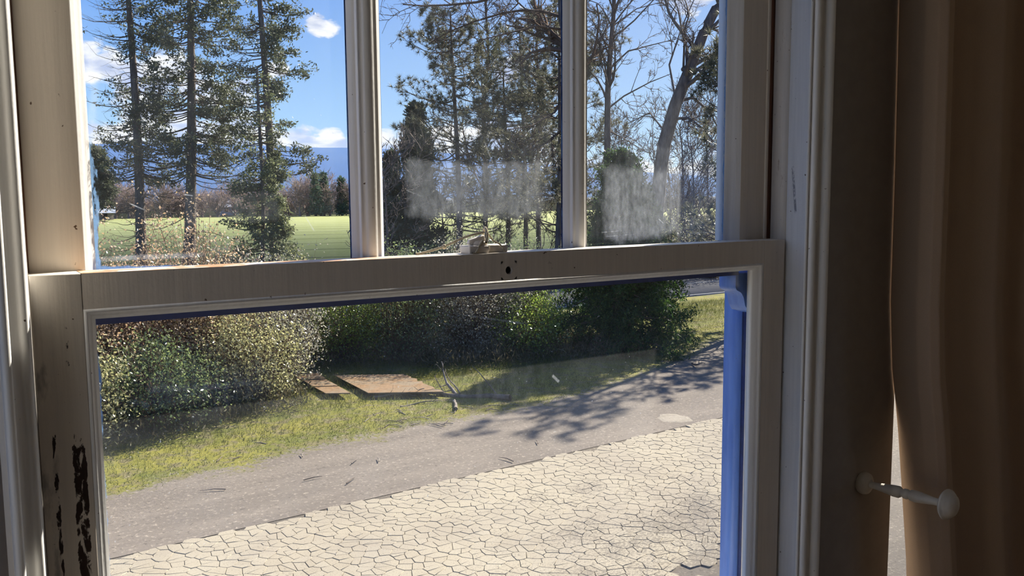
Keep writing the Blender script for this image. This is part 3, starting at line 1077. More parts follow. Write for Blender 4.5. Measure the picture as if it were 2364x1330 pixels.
M_field = field_mat()
M_gravel = gravel_mat('grey_gravel', *GRAV)
M_worn = gravel_mat('worn_grey_asphalt', gl(124, 115, 104), gl(138, 128, 116), gl(190, 178, 158), 18)
M_lawn = lawn_mat()
M_road = gravel_mat('road_asphalt', gl(132, 130, 130), gl(150, 147, 145), gl(158, 156, 152), 20, 0.3)
M_line = noisy('white_road_paint', gl(232, 230, 224), gl(206, 204, 198), 4, 0.7, 0.2)


def sheet(name, x0, x1, y0, y1, z, mat, label):
    mb = MB()
    mb.box(x0, x1, y0, y1, z - 0.3, z)
    return tag(mb.build(name, mat), label, kind='structure')


sheet('ground', -3000, 5200, -60, 6200, -0.36, M_soil, 'dry earth under and around the house')
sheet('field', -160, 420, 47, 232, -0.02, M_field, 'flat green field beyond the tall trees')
sheet('ground_verge', -160, 420, 38.4, 47, -0.03, M_soil, 'dry verge between road and field')
road = sheet('road', -160, 420, 28.6, 38.4, -0.01, M_road, 'grey two lane road behind the hedge')
for yy in (29.3, 33.4, 37.8):
    mb = MB()
    mb.box(-150, 400, yy - 0.07, yy + 0.07, -0.012, -0.004)
    mb.build('road_line', M_line, road)


def lawn_edge(x_):
    xs = [-30, 1.6, 4.5, 9, 11, 13, 16, 20, 30, 60]
    ys = [13.6, 14.25, 14.9, 15.5, 15.5, 16.1, 17.3, 19.3, 23.5, 26]
    return np.interp(x_, xs, ys)


nx, ny = 320, 44
gx = np.concatenate([np.linspace(-12, 0, 20), np.linspace(0.05, 24, 260), np.linspace(24.3, 60, 40)])
V, A = [], []
for j in range(ny):
    s_ = (j / (ny - 1)) ** 1.4
    e0 = lawn_edge(gx) - 1.1
    ys = e0 + s_ * (28.6 - e0)
    A.append(ys - lawn_edge(gx))
    zz = -0.004 - 0.008 * (j == 0) + 0.034 * np.clip(A[-1] / 2.0, 0, 1) + 0.012 * np.sin(gx * 0.9 + j) * np.clip(A[-1] / 2.0, 0, 1)
    V.append(np.stack([gx, ys, zz], 1))
mb = MB()
mb.add(np.concatenate(V), [(j * nx + i, j * nx + i + 1, (j + 1) * nx + i + 1, (j + 1) * nx + i) for j in range(ny - 1) for i in range(nx - 1)])
lawn = tag(mb.build('lawn', M_lawn, None, True), 'mossy yellow-green lawn between gravel and hedge', kind='structure')
att = lawn.data.attributes.new('from_edge', 'FLOAT', 'POINT')
att.data.foreach_set('value', np.concatenate(A).astype(np.float32))
mb = MB()
mb.poly([(-30, 11.80 - 0.0575 * 30, -0.008), (60, 11.80 + 0.0575 * 60, -0.008), (60, 28.6, -0.008), (-30, 28.6, -0.008)])
tag(mb.build('ground_gravel', M_gravel), 'grey-brown gravel strip beside the cracked pavement', kind='structure')

# pavement of crazed asphalt: every piece is its own polygon with an open joint
pav_base = MB()
pav_base.box(-20, 45, YX, 12.6, -0.35, -0.016)
pave = tag(pav_base.build('pavement', M_worn), 'worn asphalt yard crazed into pale pieces', kind='structure')


def pale_asphalt():
    m, t = new_mat('pale_crazed_asphalt')
    v = geo_pos(t)
    oi = t.node('ShaderNodeObjectInfo').outputs['Random']
    a = t.noise(v, 0.6, 4, 0.6)
    f = t.noise(v, 55, 3, 0.7)
    col = t.mix(t.rng(a, 0.35, 0.65), gl(196, 184, 160), gl(180, 168, 148))
    col = t.mix(t.math('MULTIPLY', oi, 0.25), col, gl(206, 198, 180))
    col = t.mix(t.math('MULTIPLY', t.rng(f, 0.55, 0.66), 0.7), col, gl(134, 124, 108))
    wear = t.noise(v, 0.9, 5, 0.65, 0.4)
    X, Y, Zc = t.sep(v)
    g = t.math('ADD', wear, t.math('MULTIPLY', t.rng(t.vmath('DISTANCE', v, (8.4, 7.0, 0)), 5.0, 0.5), 0.30))
    spk = t.noise(v, 24, 4, 0.8)
    col = t.mix(t.math('MULTIPLY', t.rng(t.math('ADD', g, t.math('MULTIPLY', t.math('SUBTRACT', spk, 0.5), 1.6)), 0.70, 0.80), 0.75), col, gl(128, 119, 108))
    finish(t, principled(t, col, 0.9, 0.15, f, 0.004, 0.5).outputs[0])
    return m


M_pale = pale_asphalt()


def edge_y(x_):
    return 11.80 + 0.0575 * x_ + 0.03 * math.sin(x_ * 3.1)


def clip(poly, nx_, ny_, d):
    """Keep the side of the half-plane where nx*x + ny*y <= d."""
    out = []
    k = len(poly)
    for i in range(k):
        a, b = poly[i], poly[(i + 1) % k]
        da, db = nx_ * a[0] + ny_ * a[1] - d, nx_ * b[0] + ny_ * b[1] - d
        if da <= 0:
            out.append(a)
        if (da < 0 < db) or (db < 0 < da):
            s = da / (da - db)
            out.append((a[0] + s * (b[0] - a[0]), a[1] + s * (b[1] - a[1])))
    return out


S = 0.155
r_ = np.random.default_rng(21)
seeds = {}
for i in range(int(-1.5 / S), int(15.5 / S)):
    for j in range(int(4.0 / S), int(13.4 / S)):
        jx, jy = r_.uniform(-0.62, 0.62, 2)
        seeds[(i, j)] = ((i + jx + 0.5 * (j % 2)) * S * 1.12, (j + jy) * S)
cells = []
for (i, j), (px_, py_) in seeds.items():
    if py_ > edge_y(px_) - 0.02 or py_ < 4.4:
        continue
    if px_ > 1.32 * py_:
        continue
    q = ((px_ - 8.5) / 1.75) ** 2 + ((py_ - 6.2) / 1.55) ** 2 + 0.35 * math.sin(px_ * 5) * math.sin(py_ * 4.3)
    if q < 1.0:
        continue
    poly = [(px_ - .4, py_ - .4), (px_ + .4, py_ - .4), (px_ + .4, py_ + .4), (px_ - .4, py_ + .4)]
    for di in (-2, -1, 0, 1, 2):
        for dj in (-2, -1, 0, 1, 2):
            if (di or dj) and (i + di, j + dj) in seeds:
                qx, qy = seeds[(i + di, j + dj)]
                nx_, ny_ = qx - px_, qy - py_
                ln = math.hypot(nx_, ny_)
                nx_, ny_ = nx_ / ln, ny_ / ln
                poly = clip(poly, nx_, ny_, nx_ * (px_ + qx) / 2 + ny_ * (py_ + qy) / 2 - 0.0034)
                if len(poly) < 3:
                    break
        if len(poly) < 3:
            break
    e = edge_y(px_)
    if len(poly) >= 3:
        poly = clip(poly, -0.0575, 1.0, e - 0.0575 * px_)
    if len(poly) < 3:
        continue
    area = abs(sum(poly[k][0] * poly[k - 1][1] - poly[k - 1][0] * poly[k][1] for k in range(len(poly)))) / 2
    if area < 0.0016:
        continue
    cells.append((px_, py_, poly))


def to_px(P):
    d = np.array(P) - CAM
    zf = d @ FW
    return PW / 2 + FPX * (d @ RT) / zf, PH / 2 - FPX * (d @ UP) / zf


seen, rest = [], []
for c in cells:
    u, v_ = to_px((c[0], c[1], 0))
    inview = (245 < u < 1660 and v_ < 1325) or (2050 < u < 2110 and v_ < 1330)
    (seen if inview else rest).append((math.hypot(c[0], c[1]), c))
seen.sort(key=lambda q: q[0])
rest += seen[300:]


def piece(mb, poly, top, low):
    k = len(poly)
    cx, cy_ = sum(p[0] for p in poly) / k, sum(p[1] for p in poly) / k
    inn = [(cx + (p[0] - cx) * 0.965, cy_ + (p[1] - cy_) * 0.965) for p in poly]
    Vv = [(a, b, low) for a, b in poly] + [(a, b, top - 0.004) for a, b in poly] + [(a, b, top) for a, b in inn]
    mb.add(Vv, [(r0 * k + i, r0 * k + (i + 1) % k, (r0 + 1) * k + (i + 1) % k, (r0 + 1) * k + i) for r0 in (0, 1) for i in range(k)])
    mb.poly(Vv[2 * k:])


for _, c in seen[:300]:
    mb = MB()
    piece(mb, c[2], r_.uniform(-0.003, 0.004), -0.02)
    mb.build('asphalt_piece', M_pale, pave)
mb = MB()
for _, c in rest:
    piece(mb, c[2], r_.uniform(-0.003, 0.004), -0.02)
tag(mb.build('asphalt_crazing', M_pale, pave), kind='stuff')
# pale gravel-filled pothole
mb = MB()
c0 = on_ground(1556, 965)
th = np.linspace(0, 2 * math.pi, 40, endpoint=False)
rr = 1 + 0.08 * np.sin(3 * th) + 0.06 * np.sin(7 * th + 1)
ring = np.stack([c0[0] + 0.36 * rr * np.cos(th + 0.6), c0[1] + 0.42 * rr * np.sin(th + 0.6), np.full(40, -0.012)], 1)
mid = np.stack([c0[0] + 0.25 * rr * np.cos(th + 0.6), c0[1] + 0.30 * rr * np.sin(th + 0.6), np.full(40, -0.001)], 1)
mb.add(np.concatenate([ring, mid]), [(i, (i + 1) % 40, 40 + (i + 1) % 40, 40 + i) for i in range(40)])
mb.poly(mid)
M_palegrav = gravel_mat('pale_gravel', gl(168, 158, 142), gl(182, 172, 156), gl(222, 212, 194), 14)
mb.build('pothole_fill', M_palegrav, bpy.data.objects['ground_gravel'])

# ---------------------------------------------------------------- hills far away
M_hill = noisy('forested_hillside', lin(44, 60, 58), lin(60, 74, 72), 0.004, 0.95, 0.05, detail=8)
mb = MB()
hx = np.linspace(-2600, 5200, 220)
prof_h = []
HY = 5200.0
top_u = [-2600, 400, 560, 800, 1500, 1900, 2400, 2900, 3600, 5200]
top_z = [250, 285, 300, 318, 322, 318, 316, 300, 240, 160]
r_ = np.random.default_rng(5)
rough = np.convolve(r_.normal(0, 1, 240), np.ones(9) / 9, 'same')[:220]
rows = []
for k, (f, dy) in enumerate(((0.0, -1500), (0.18, -1100), (0.42, -700), (0.70, -350), (0.90, -120), (1.0, 0), (0.98, 400), (0.6, 900))):
    hz = np.interp(hx, top_u, top_z) * f + (6 * rough * f if f > 0.8 else 14 * np.sin(hx / 190 + k) * f * (1 - f) * 4)
    rows.append(np.stack([hx, np.full(220, HY + dy) + 70 * np.sin(hx / 260 + k * 1.3) * (f < 0.95), hz], 1))
mb.add(np.concatenate(rows), [(j * 220 + i, j * 220 + i + 1, (j + 1) * 220 + i + 1, (j + 1) * 220 + i) for j in range(7) for i in range(219)])
tag(mb.build('hills', M_hill, None, True), 'long flat-topped forested ridge on the horizon', kind='structure')

# ---------------------------------------------------------------- plant growing tools
M_bark = noisy('grey_brown_bark', lin(124, 112, 104), lin(86, 78, 74), 7, 0.95, 0.1, bump=0.8, stretch=(1, 1, 0.25), bdist=0.03)
M_bark2 = noisy('dark_bark', lin(110, 98, 86), lin(78, 68, 60), 9, 0.95, 0.1, bump=0.6, stretch=(1, 1, 0.3), bdist=0.02)
M_twig = noisy('grey_twigs', lin(126, 116, 108), lin(96, 86, 80), 3, 0.95, 0.1)
M_twigb = noisy('brown_twigs', lin(112, 92, 76), lin(84, 66, 56), 3, 0.95, 0.1)
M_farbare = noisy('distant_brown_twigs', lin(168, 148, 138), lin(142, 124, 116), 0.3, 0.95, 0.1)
M_cedar = leafy('cedar_sprays', lin(106, 110, 84), lin(74, 82, 64), 0.7, 0.5, 0.35, 0.38)
M_pale_cedar = leafy('pale_cedar_sprays', lin(132, 136, 96), lin(98, 106, 76), 0.8, 0.55, 0.3, 0.4)
M_juniper = leafy('dark_cedar_sprays', lin(84, 94, 72), lin(58, 68, 54), 0.9, 0.5, 0.3, 0.35)
M_needle = leafy('pine_needles', lin(120, 116, 92), lin(84, 88, 68), 0.8, 0.45, 0.4, 0.35)
M_bushy = leafy('evergreen_sprays', lin(58, 82, 40), lin(40, 62, 34), 1.6, 0.55, 0.25, 0.45, lin(96, 120, 48))


def wobble(P, amt, r):
    B, n, _ = P.shape
    s = np.linspace(0, 1, n)[None, :, None]
    return P + amt[:, None, None] * (r.normal(size=(B, 1, 3)) * np.sin(s * math.pi) + 0.5 * r.normal(size=(B, 1, 3)) * np.sin(s * 2 * math.pi) + 0.25 * r.normal(size=(B, n, 3)) * s)


def children(P, R, per, t0, t1, ang, ratio, rr, up, r, n=5, wob=0.08, minr=0.004, lenabs=None):
    """Side branches: each leaves its parent at an angle and curves towards the vertical by up."""
    B, m, _ = P.shape
    idx = np.repeat(np.arange(B), per)
    tt = r.uniform(t0, t1, len(idx))
    f = tt * (m - 1)
    i0 = np.minimum(f.astype(int), m - 2)
    a = (f - i0)[:, None]
    start = P[idx, i0] * (1 - a) + P[idx, i0 + 1] * a
    rad = R[idx, i0] * (1 - a[:, 0]) + R[idx, i0 + 1] * a[:, 0]
    tan = P[idx, i0 + 1] - P[idx, i0]
    tan /= np.linalg.norm(tan, axis=1, keepdims=True) + 1e-9
    plen = np.linalg.norm(P[:, -1] - P[:, 0], axis=1)[idx]
    side = r.normal(size=(len(idx), 3))
    side -= (side * tan).sum(1, keepdims=True) * tan
    side /= np.linalg.norm(side, axis=1, keepdims=True) + 1e-9
    an = np.radians(r.normal(ang, ang * 0.22, len(idx)))[:, None]
    d = tan * np.cos(an) + side * np.sin(an)
    L = (plen * ratio * r.uniform(0.55, 1.25, len(idx)) * (1.15 - 0.55 * tt)) if lenabs is None else lenabs * r.uniform(0.5, 1.3, len(idx))
    s = np.linspace(0, 1, n)
    Q = start[:, None] + d[:, None] * (L[:, None] * s)[..., None]
    Q[..., 2] += up * L[:, None] * s[None] ** 2
    Q = wobble(Q, wob * L, r)
    Q[:, 0] = start
    R2 = np.maximum(rad * rr, minr)[:, None] * (1 - 0.72 * s)[None]
    return Q, np.maximum(R2, minr * 0.45)


def pts_along(P, k, t0, t1, r):
    B, m, _ = P.shape
    idx = np.repeat(np.arange(B), k)
    f = r.uniform(t0, t1, len(idx)) * (m - 1)
    i0 = np.minimum(f.astype(int), m - 2)
    a = (f - i0)[:, None]
    return P[idx, i0] * (1 - a) + P[idx, i0 + 1] * a, idx


def trunk_line(base, top, r0, r1, n=14, bend=0.1, r=None):
    s = np.linspace(0, 1, n)[:, None]
    P = np.array(base)[None] * (1 - s) + np.array(top)[None] * s
    P = P + bend * np.sin(s * math.pi * 1.5) * np.array([[1, 0.3, 0]])
    R = r0 * (1 - s[:, 0]) + r1 * s[:, 0]
    R[0] *= 1.35
    return P[None], R[None]


def limb_ring(P, R, N, h0, h1, length, r, dip=-0.35, lift=0.42, el=0, n=7, rad=0.045, wob=0.03, azc=None):
    """Whorled limbs along a trunk; length(h) gives the reach, limbs sag and then lift at their tips."""
    h = r.uniform(h0, h1, N)
    f = h * (P.shape[1] - 1)
    i0 = np.minimum(f.astype(int), P.shape[1] - 2)
    a = (f - i0)[:, None]
    st_ = P[0, i0] * (1 - a) + P[0, i0 + 1] * a
    th = r.uniform(0, 2 * math.pi, N) if azc is None else r.normal(azc[0], azc[1], N)
    L = np.array([length(q) for q in h]) * r.uniform(0.55, 1.15, N)
    s = np.linspace(0, 1, n)
    rad_ = L[:, None] * s[None]
    zz = L[:, None] * (math.tan(math.radians(el)) * s + dip * s + lift * s ** 2.2)[None]
    Q = np.stack([st_[:, 0:1] + rad_ * np.cos(th)[:, None], st_[:, 1:2] + rad_ * np.sin(th)[:, None], st_[:, 2:3] + zz], -1)
    Q = wobble(Q, wob * L, r)
    Q[:, 0] = st_
    return Q, (rad * (0.5 + 0.5 * L / max(L.max(), 1e-6)))[:, None] * (1 - 0.8 * s)[None], h


def sprays(mb, C_, per, spread, L, Wd, r, flat=0.6, up=None):
    P = np.repeat(C_, per, 0)
    P = P + r.normal(size=P.shape) * np.array([spread, spread, spread * 0.55])
    mb.leaves(P, L, Wd, r, flat, up)


def needle_tufts(mb, C_, D_, per, L, Wd, r):
    P = np.repeat(C_, per, 0)
    d = np.repeat(D_, per, 0) * 0.75 + r.normal(size=P.shape) * 0.75
    d /= np.linalg.norm(d, axis=1, keepdims=True)
    ln = (L * r.uniform(0.7, 1.1, len(P)))[:, None]
    s = np.cross(d, r.normal(size=P.shape))
    s /= np.linalg.norm(s, axis=1, keepdims=True)
    V_ = np.stack([P - s * Wd / 2, P + s * Wd / 2, P + d * ln], 1)
    mb.add(V_.reshape(-1, 3), np.arange(len(P) * 3).reshape(-1, 3))


def base_at(u, dist, v=None):
    d = ray(u, 600)
    k = dist / math.hypot(d[0], d[1])
    return np.array([d[0] * k, d[1] * k, -0.25])


def scale_at(P):
    return float((P - CAM) @ FW) / FPX       # metres for one pixel at that place


# ---------------------------------------------------------------- tall cedars on the left
def cedar(name, label, u_base, u_top, dist, w0, w1, hmax, reach, n_limb, n_dead, fol, seed, lean_side=None, hlo=0.22, mat=None):
    r = np.random.default_rng(seed)
    b = base_at(u_base, dist)
    m_px = scale_at(b)
    t_at = at_dist(u_top, 0, dist)
    top = b + (t_at - b) * ((hmax - b[2]) / (t_at[2] - b[2]))
    P, R = trunk_line(b, top, w0 * m_px / 2, 0.08, 16, 0.15, r)
    root = tag(empty(name, b), label, 'tree')
    mt = MB()
    mt.tubes(P, R, 10)
    mt.build('trunk', M_bark, root, True)
    mb_, mf = MB(), MB()
    Q, RQ, h = limb_ring(P, R, n_limb, hlo, 0.97, reach, r, rad=0.055)
    mb_.tubes(Q, RQ, 4)
    T, RT_ = children(Q, RQ, 4, 0.25, 0.95, 45, 0.36, 0.6, 0.18, r, 5, 0.05, 0.012)
    mb_.tubes(T, RT_, 3)
    D, RD, hd = limb_ring(P, R, n_dead, 0.05, 0.85, lambda q: reach(q) * 0.75, r, dip=-0.55, lift=0.55, rad=0.038, wob=0.05)
    mb_.tubes(D, RD, 4)
    DT, RDT = children(D, RD, 3, 0.3, 0.95, 40, 0.40, 0.6, 0.1, r, 5, 0.08, 0.010)
    mb_.tubes(DT, RDT, 3)
    c1, idx = pts_along(T, 3, 0.35, 1.0, r)
    keep = r.uniform(size=len(c1)) < fol(np.repeat(np.repeat(h, 4), 3))
    if lean_side is not None:
        keep &= (r.uniform(size=len(c1)) < np.where((c1 - P[0, 8]) @ RT0 > 0, lean_side[1], lean_side[0]))
    sprays(mf, c1[keep], 16, 0.20, 0.26, 0.11, r)
    c2, _ = pts_along(Q, 3, 0.55, 1.0, r)
    k2 = r.uniform(size=len(c2)) < fol(np.repeat(h, 3))
    if lean_side is not None:
        k2 &= (r.uniform(size=len(c2)) < np.where((c2 - P[0, 8]) @ RT0 > 0, lean_side[1], lean_side[0]))
    sprays(mf, c2[k2], 14, 0.20, 0.26, 0.11, r)
    mb_.build('branches', M_bark2, root)
    mf.build('foliage', mat or M_cedar, root)
    return root


cedar('cedar_tree', 'tall thin-crowned cedar with many bare curved limbs, leftmost behind the upper sash', 326, 297, 67, 25, 11, 27, lambda q: 4.2 * (1.05 - 0.45 * q), 110, 190,
      lambda q: 0.40 + 0 * q, 11, (0.30, 0.75))
cedar('cedar_tree', 'tall cedar with the fullest crown, between two thinner cedars', 436, 438, 66, 27, 14, 30, lambda q: 5.6 * (1.1 - 0.55 * q), 210, 110,
      lambda q: np.where(q < 0.25, 0.40, 0.85), 12)
cedar('cedar_tree', 'slim cedar with open sky on its far side, beside the first muntin', 634, 600, 63, 23, 10, 26, lambda q: 3.9 * (1.05 - 0.38 * q), 120, 60,
      lambda q: np.where(q < 0.12, 0.5, 0.78), 13, (0.25, 1.0))
cedar('cedar_sapling', 'thin young cedar stem with pale low foliage beside the slim cedar', 604, 596, 60, 10, 5, 13, lambda q: 2.9 * (1.0 - 0.75 * q), 110, 30,
      lambda q: np.where(q < 0.56, 0.9, 0.06), 14, (0.55, 1.0), 0.05, M_pale_cedar)
cedar('cedar_tree', 'dark bushy low cedar half cut off by the window stile', 214, 212, 70, 18, 8, 8.6, lambda q: 2.0 * (1.25 - 0.9 * q), 120, 6,
      lambda q: 0.95 + 0 * q, 15, None, 0.50)


# ---------------------------------------------------------------- column-shaped dark cedar by the first muntin
def dense_cedar(name, label, u, v_top, dist, half_px, seed, n=900, mat=None, low=0.1, per=20, size=(0.30, 0.12), lobes=5):
    r = np.random.default_rng(seed)
    b = base_at(u, dist)
    m_px = scale_at(b)
    top = at_dist(u, v_top, dist)
    H_ = top[2] - b[2]
    root = tag(empty(name, b), label, 'tree')
    P, R = trunk_line(b, top - np.array([0, 0, 0.3]), 0.20 + 0.008 * H_, 0.03, 10, 0.1, r)
    mt = MB()
    mt.tubes(P, R, 8)
    fork = np.stack([b + np.array([0, 0, 0.4]), b + np.array([-0.5, 0, 1.8]), b + np.array([-0.8, 0.1, H_ * 0.5])])
    mt.tubes(fork[None], np.array([[0.16, 0.12, 0.05]]), 7)
    mt.build('trunk', M_bark, root, True)
    rad = half_px * m_px
    ph = r.uniform(0, 6.28, 4)
    reach = lambda q: rad * (1.0 - max(0.0, q) ** 1.5) * (0.78 + 0.22 * math.sin(q * 21 + ph[0]))
    Q, RQ, h = limb_ring(P, R, n // 4, low, 0.97, reach, r, dip=0.15, lift=0.45, rad=0.04)
    mb_, mf = MB(), MB()
    mb_.tubes(Q, RQ, 3)
    T, RT_ = children(Q, RQ, 3, 0.3, 1.0, 42, 0.4, 0.6, 0.2, r, 4, 0.05, 0.010)
    mb_.tubes(T, RT_, 3)
    c1, _ = pts_along(T, 2, 0.3, 1.0, r)
    sprays(mf, c1, per, 0.17, size[0], size[1], r, 0.3, (0, 0, 0.5))
    mb_.build('branches', M_bark2, root)
    mf.build('foliage', mat or M_juniper, root)
    return root


dense_cedar('juniper_tree', 'dense dark column-shaped cedar right beside the first muntin', 962, 222, 54, 76, 31, 1000, low=0.14)
dense_cedar('juniper_tree', 'low dark cedar bush at the foot of the pines', 905, 335, 56, 34, 32, 380, low=0.08)


# ---------------------------------------------------------------- pines in the middle pane
def pine(name, label, u_base, u_top, v_top, dist, w0, reach, n_limb, h0, seed, per=22, fol=0.8, el=6):
    r = np.random.default_rng(seed)
    b = base_at(u_base, dist)
    m_px = scale_at(b)
    top = at_dist(u_top, v_top, dist)
    P, R = trunk_line(b, top, w0 * m_px / 2, 0.05, 14, 0.15, r)
    root = tag(empty(name, b), label, 'tree')
    mt = MB()
    mt.tubes(P, R, 9)
    mt.build('trunk', M_bark, root, True)
    Q, RQ, h = limb_ring(P, R, n_limb, h0, 0.99, reach, r, dip=-0.2, lift=0.35, el=el, rad=0.05, wob=0.06)
    mb_, mf = MB(), MB()
    mb_.tubes(Q, RQ, 4)
    T, RT_ = children(Q, RQ, 5, 0.25, 0.98, 42, 0.36, 0.6, 0.25, r, 5, 0.08, 0.012)
    mb_.tubes(T, RT_, 3)
    T2, RT2 = children(T, RT_, 2, 0.3, 0.95, 40, 0.5, 0.6, 0.25, r, 4, 0.08, 0.008)
    mb_.tubes(T2, RT2, 3)
    tips = np.concatenate([T[:, -1], T2[:, -1], Q[:, -1], T[:, 3]])
    dirs = np.concatenate([T[:, -1] - T[:, -2], T2[:, -1] - T2[:, -2], Q[:, -1] - Q[:, -2], T[:, 3] - T[:, 2]])
    dirs /= np.linalg.norm(dirs, axis=1, keepdims=True) + 1e-9
    k = r.uniform(size=len(tips)) < fol
    needle_tufts(mf, tips[k], dirs[k], per, 0.34, 0.030, r)
    mb_.build('branches', M_bark2, root)
    mf.build('needles', M_needle, root)
    return root


pine('pine_tree', 'pine with needle tufts reaching out into open sky in the middle pane', 1060, 1044, 28, 52, 17, lambda q: 4.8 * (1.02 - 0.55 * q ** 1.5), 100, 0.16, 41)
pine('pine_tree', 'slender pine just behind the sash lock', 1172, 1165, 150, 60, 13, lambda q: 4.0 * (1.0 - 0.4 * q), 84, 0.20, 42)
pine('pine_tree', 'thin dark pine stem between the sash lock and the second muntin', 1213, 1203, 60, 58, 12, lambda q: 4.0 * (1.0 - 0.4 * q), 84, 0.22, 43)
pine('pine_tree', 'dark pine showing on both sides of the second muntin', 1284, 1296, 20, 50, 16, lambda q: 4.2 * (1.05 - 0.4 * q), 96, 0.14, 44)
pine('pine_tree', 'pine crowding the far edge of the pane by the jamb', 1752, 1758, 10, 31, 26, lambda q: 2.5 * (1.05 - 0.35 * q), 80, 0.16, 45, fol=0.6)


# ---------------------------------------------------------------- leafless trees
def bare_tree(name, label, line_px, dist, w0, w1, seed, limbs=(), n1=14, levels=(4, 4, 3), up=0.25, ratio=0.45, t0=0.3, mat=None, pods=0, tw=0.015):
    """Leafless tree along a trunk line given by photo positions at one distance; limbs are extra named boughs."""
    r = np.random.default_rng(seed)
    pts = np.array([at_dist(u, v_, dist) for u, v_ in line_px])
    m_px = scale_at(pts[0])
    pts[0, 2] = min(pts[0, 2], -0.2)
    n = len(pts)
    ss = np.linspace(0, n - 1, 4 * n)
    P = np.stack([np.interp(ss, np.arange(n), pts[:, k]) for k in range(3)], 1)[None]
    R = np.linspace(w0, w1, 4 * n)[None] * m_px / 2
    root = tag(empty(name, pts[0]), label, 'tree')
    mt = MB()
    mt.tubes(P, R, 9)
    mt.build('trunk', M_bark, root, True)
    mb_ = MB()
    Q, RQ = children(P, R, n1, t0, 0.98, 48, ratio * 0.6, 0.42, up * 0.6, r, 7, 0.06, 0.02)
    ext = []
    for lp, wl, dd in limbs:
        q = np.array([at_dist(u, v_, dist + dd * i / (len(lp) - 1)) for i, (u, v_) in enumerate(lp)])
        s2 = np.linspace(0, len(q) - 1, 7)
        q7 = np.stack([np.interp(s2, np.arange(len(q)), q[:, k]) for k in range(3)], 1)
        ext.append((q7, np.linspace(wl, wl * 0.3, 7) * m_px / 2))
    if ext:
        Q = np.concatenate([Q, np.array([e[0] for e in ext])])
        RQ = np.concatenate([RQ, np.array([e[1] for e in ext])])
    mb_.tubes(Q, RQ, 5)
    cur_, rc = Q, RQ
    tips = [Q]
    for li, k in enumerate(levels):
        cur_, rc = children(cur_, rc, k, 0.2, 0.97, 42, 0.46, 0.6, up * 0.5, r, 5, 0.09, max(0.006, tw * (1.6 - 0.4 * li)))
        mb_.tubes(cur_, rc, 3)
        tips.append(cur_)
    mb_.build('branches', mat or M_twig, root)
    if pods:
        c1, _ = pts_along(tips[-1], 1, 0.6, 1.0, r)
        c1 = c1[r.choice(len(c1), min(pods, len(c1)), False)]
        mp = MB()
        mp.leaves(c1, 0.16, 0.035, r, 0, (0, 0, -4))
        mp.build('seed_pods', M_bark2, root)
    return root


bare_tree('leaning_tree', 'thick bare trunk leaning to the jamb with boughs on one side', [(1500, 640), (1530, 345), (1560, 240), (1592, 160), (1625, 75), (1668, -10), (1700, -110)], 46, 34, 17, 51,
          limbs=[([(1560, 235), (1600, 225), (1640, 260), (1660, 300)], 9, 2), ([(1575, 160), (1612, 160), (1640, 180), (1668, 205)], 10, -2), ([(1592, 130), (1620, 128), (1650, 145), (1672, 170)], 8, 2),
                 ([(1632, 63), (1650, 68), (1675, 85)], 8, 1), ([(1550, 275), (1590, 272), (1620, 295), (1650, 330)], 8, -1), ([(1532, 300), (1500, 260), (1440, 290)], 5, 3),
                 ([(1560, 230), (1545, 150), (1575, 60), (1620, -40)], 6, 4), ([(1578, 160), (1580, 100), (1565, 20), (1530, -60)], 6, -3)],
          n1=14, levels=(6, 5, 4), up=0.3, ratio=0.36, pods=60)
bare_tree('bare_tree', 'slender leafless tree standing upright in the pane by the jamb', [(1396, 640), (1402, 350), (1403, 215), (1408, 130), (1416, 40), (1420, -60), (1424, -160)], 48, 17, 6, 52,
          limbs=[([(1405, 160), (1450, 118), (1500, 105), (1560, 90)], 5, 3), ([(1412, 62), (1470, 20), (1530, 4)], 4, 2), ([(1406, 130), (1385, 70), (1352, 30)], 4, -2), ([(1404, 250), (1440, 222), (1500, 190), (1550, 170)], 5, 2),
                 ([(1418, 35), (1440, -30), (1450, -90)], 5, 1), ([(1402, 300), (1440, 320), (1490, 350)], 4, 2)],
          n1=18, levels=(6, 5, 4), up=0.2, ratio=0.40, pods=40)
bare_tree('gnarled_tree', 'old gnarled tree with dark drooping limbs around the second muntin', [(1322, 640), (1322, 350), (1318, 200), (1312, 110), (1300, 40), (1296, -80), (1310, -200)], 44, 30, 18, 53,
          limbs=[([(1305, 108), (1262, 72), (1238, 20), (1222, -40)], 15, 2), ([(1310, 118), (1262, 112), (1225, 122), (1200, 150)], 11, -2), ([(1300, 40), (1230, 20), (1160, 30), (1060, 60), (990, 100)], 8, 3),
                 ([(1296, -30), (1200, -20), (1100, 5), (1000, 15), (930, 10)], 9, 1), ([(1312, 70), (1240, 60), (1180, 75), (1100, 95)], 6, -3), ([(1310, 290), (1260, 330), (1210, 350)], 7, 3), ([(1315, 210), (1280, 260), (1230, 290), (1170, 300)], 6, -3)],
          n1=16, levels=(7, 5, 4), up=-0.1, ratio=0.36, mat=M_twigb, pods=260)
bare_tree('bare_tree', 'tall bare brown tree tangled among the pines behind the sash lock', [(1118, 640), (1122, 420), (1115, 250), (1128, 120), (1120, 0)], 66, 13, 4, 54, n1=34, levels=(6, 5, 3), up=0.15, ratio=0.55, t0=0.2, mat=M_twigb)
bare_tree('bare_tree', 'tall bare brown tree tangled among the pines beside the second muntin', [(1246, 640), (1240, 420), (1250, 250), (1238, 120), (1244, 0)], 64, 13, 4, 55, n1=34, levels=(6, 5, 3), up=0.1, ratio=0.55, t0=0.2, mat=M_twigb)
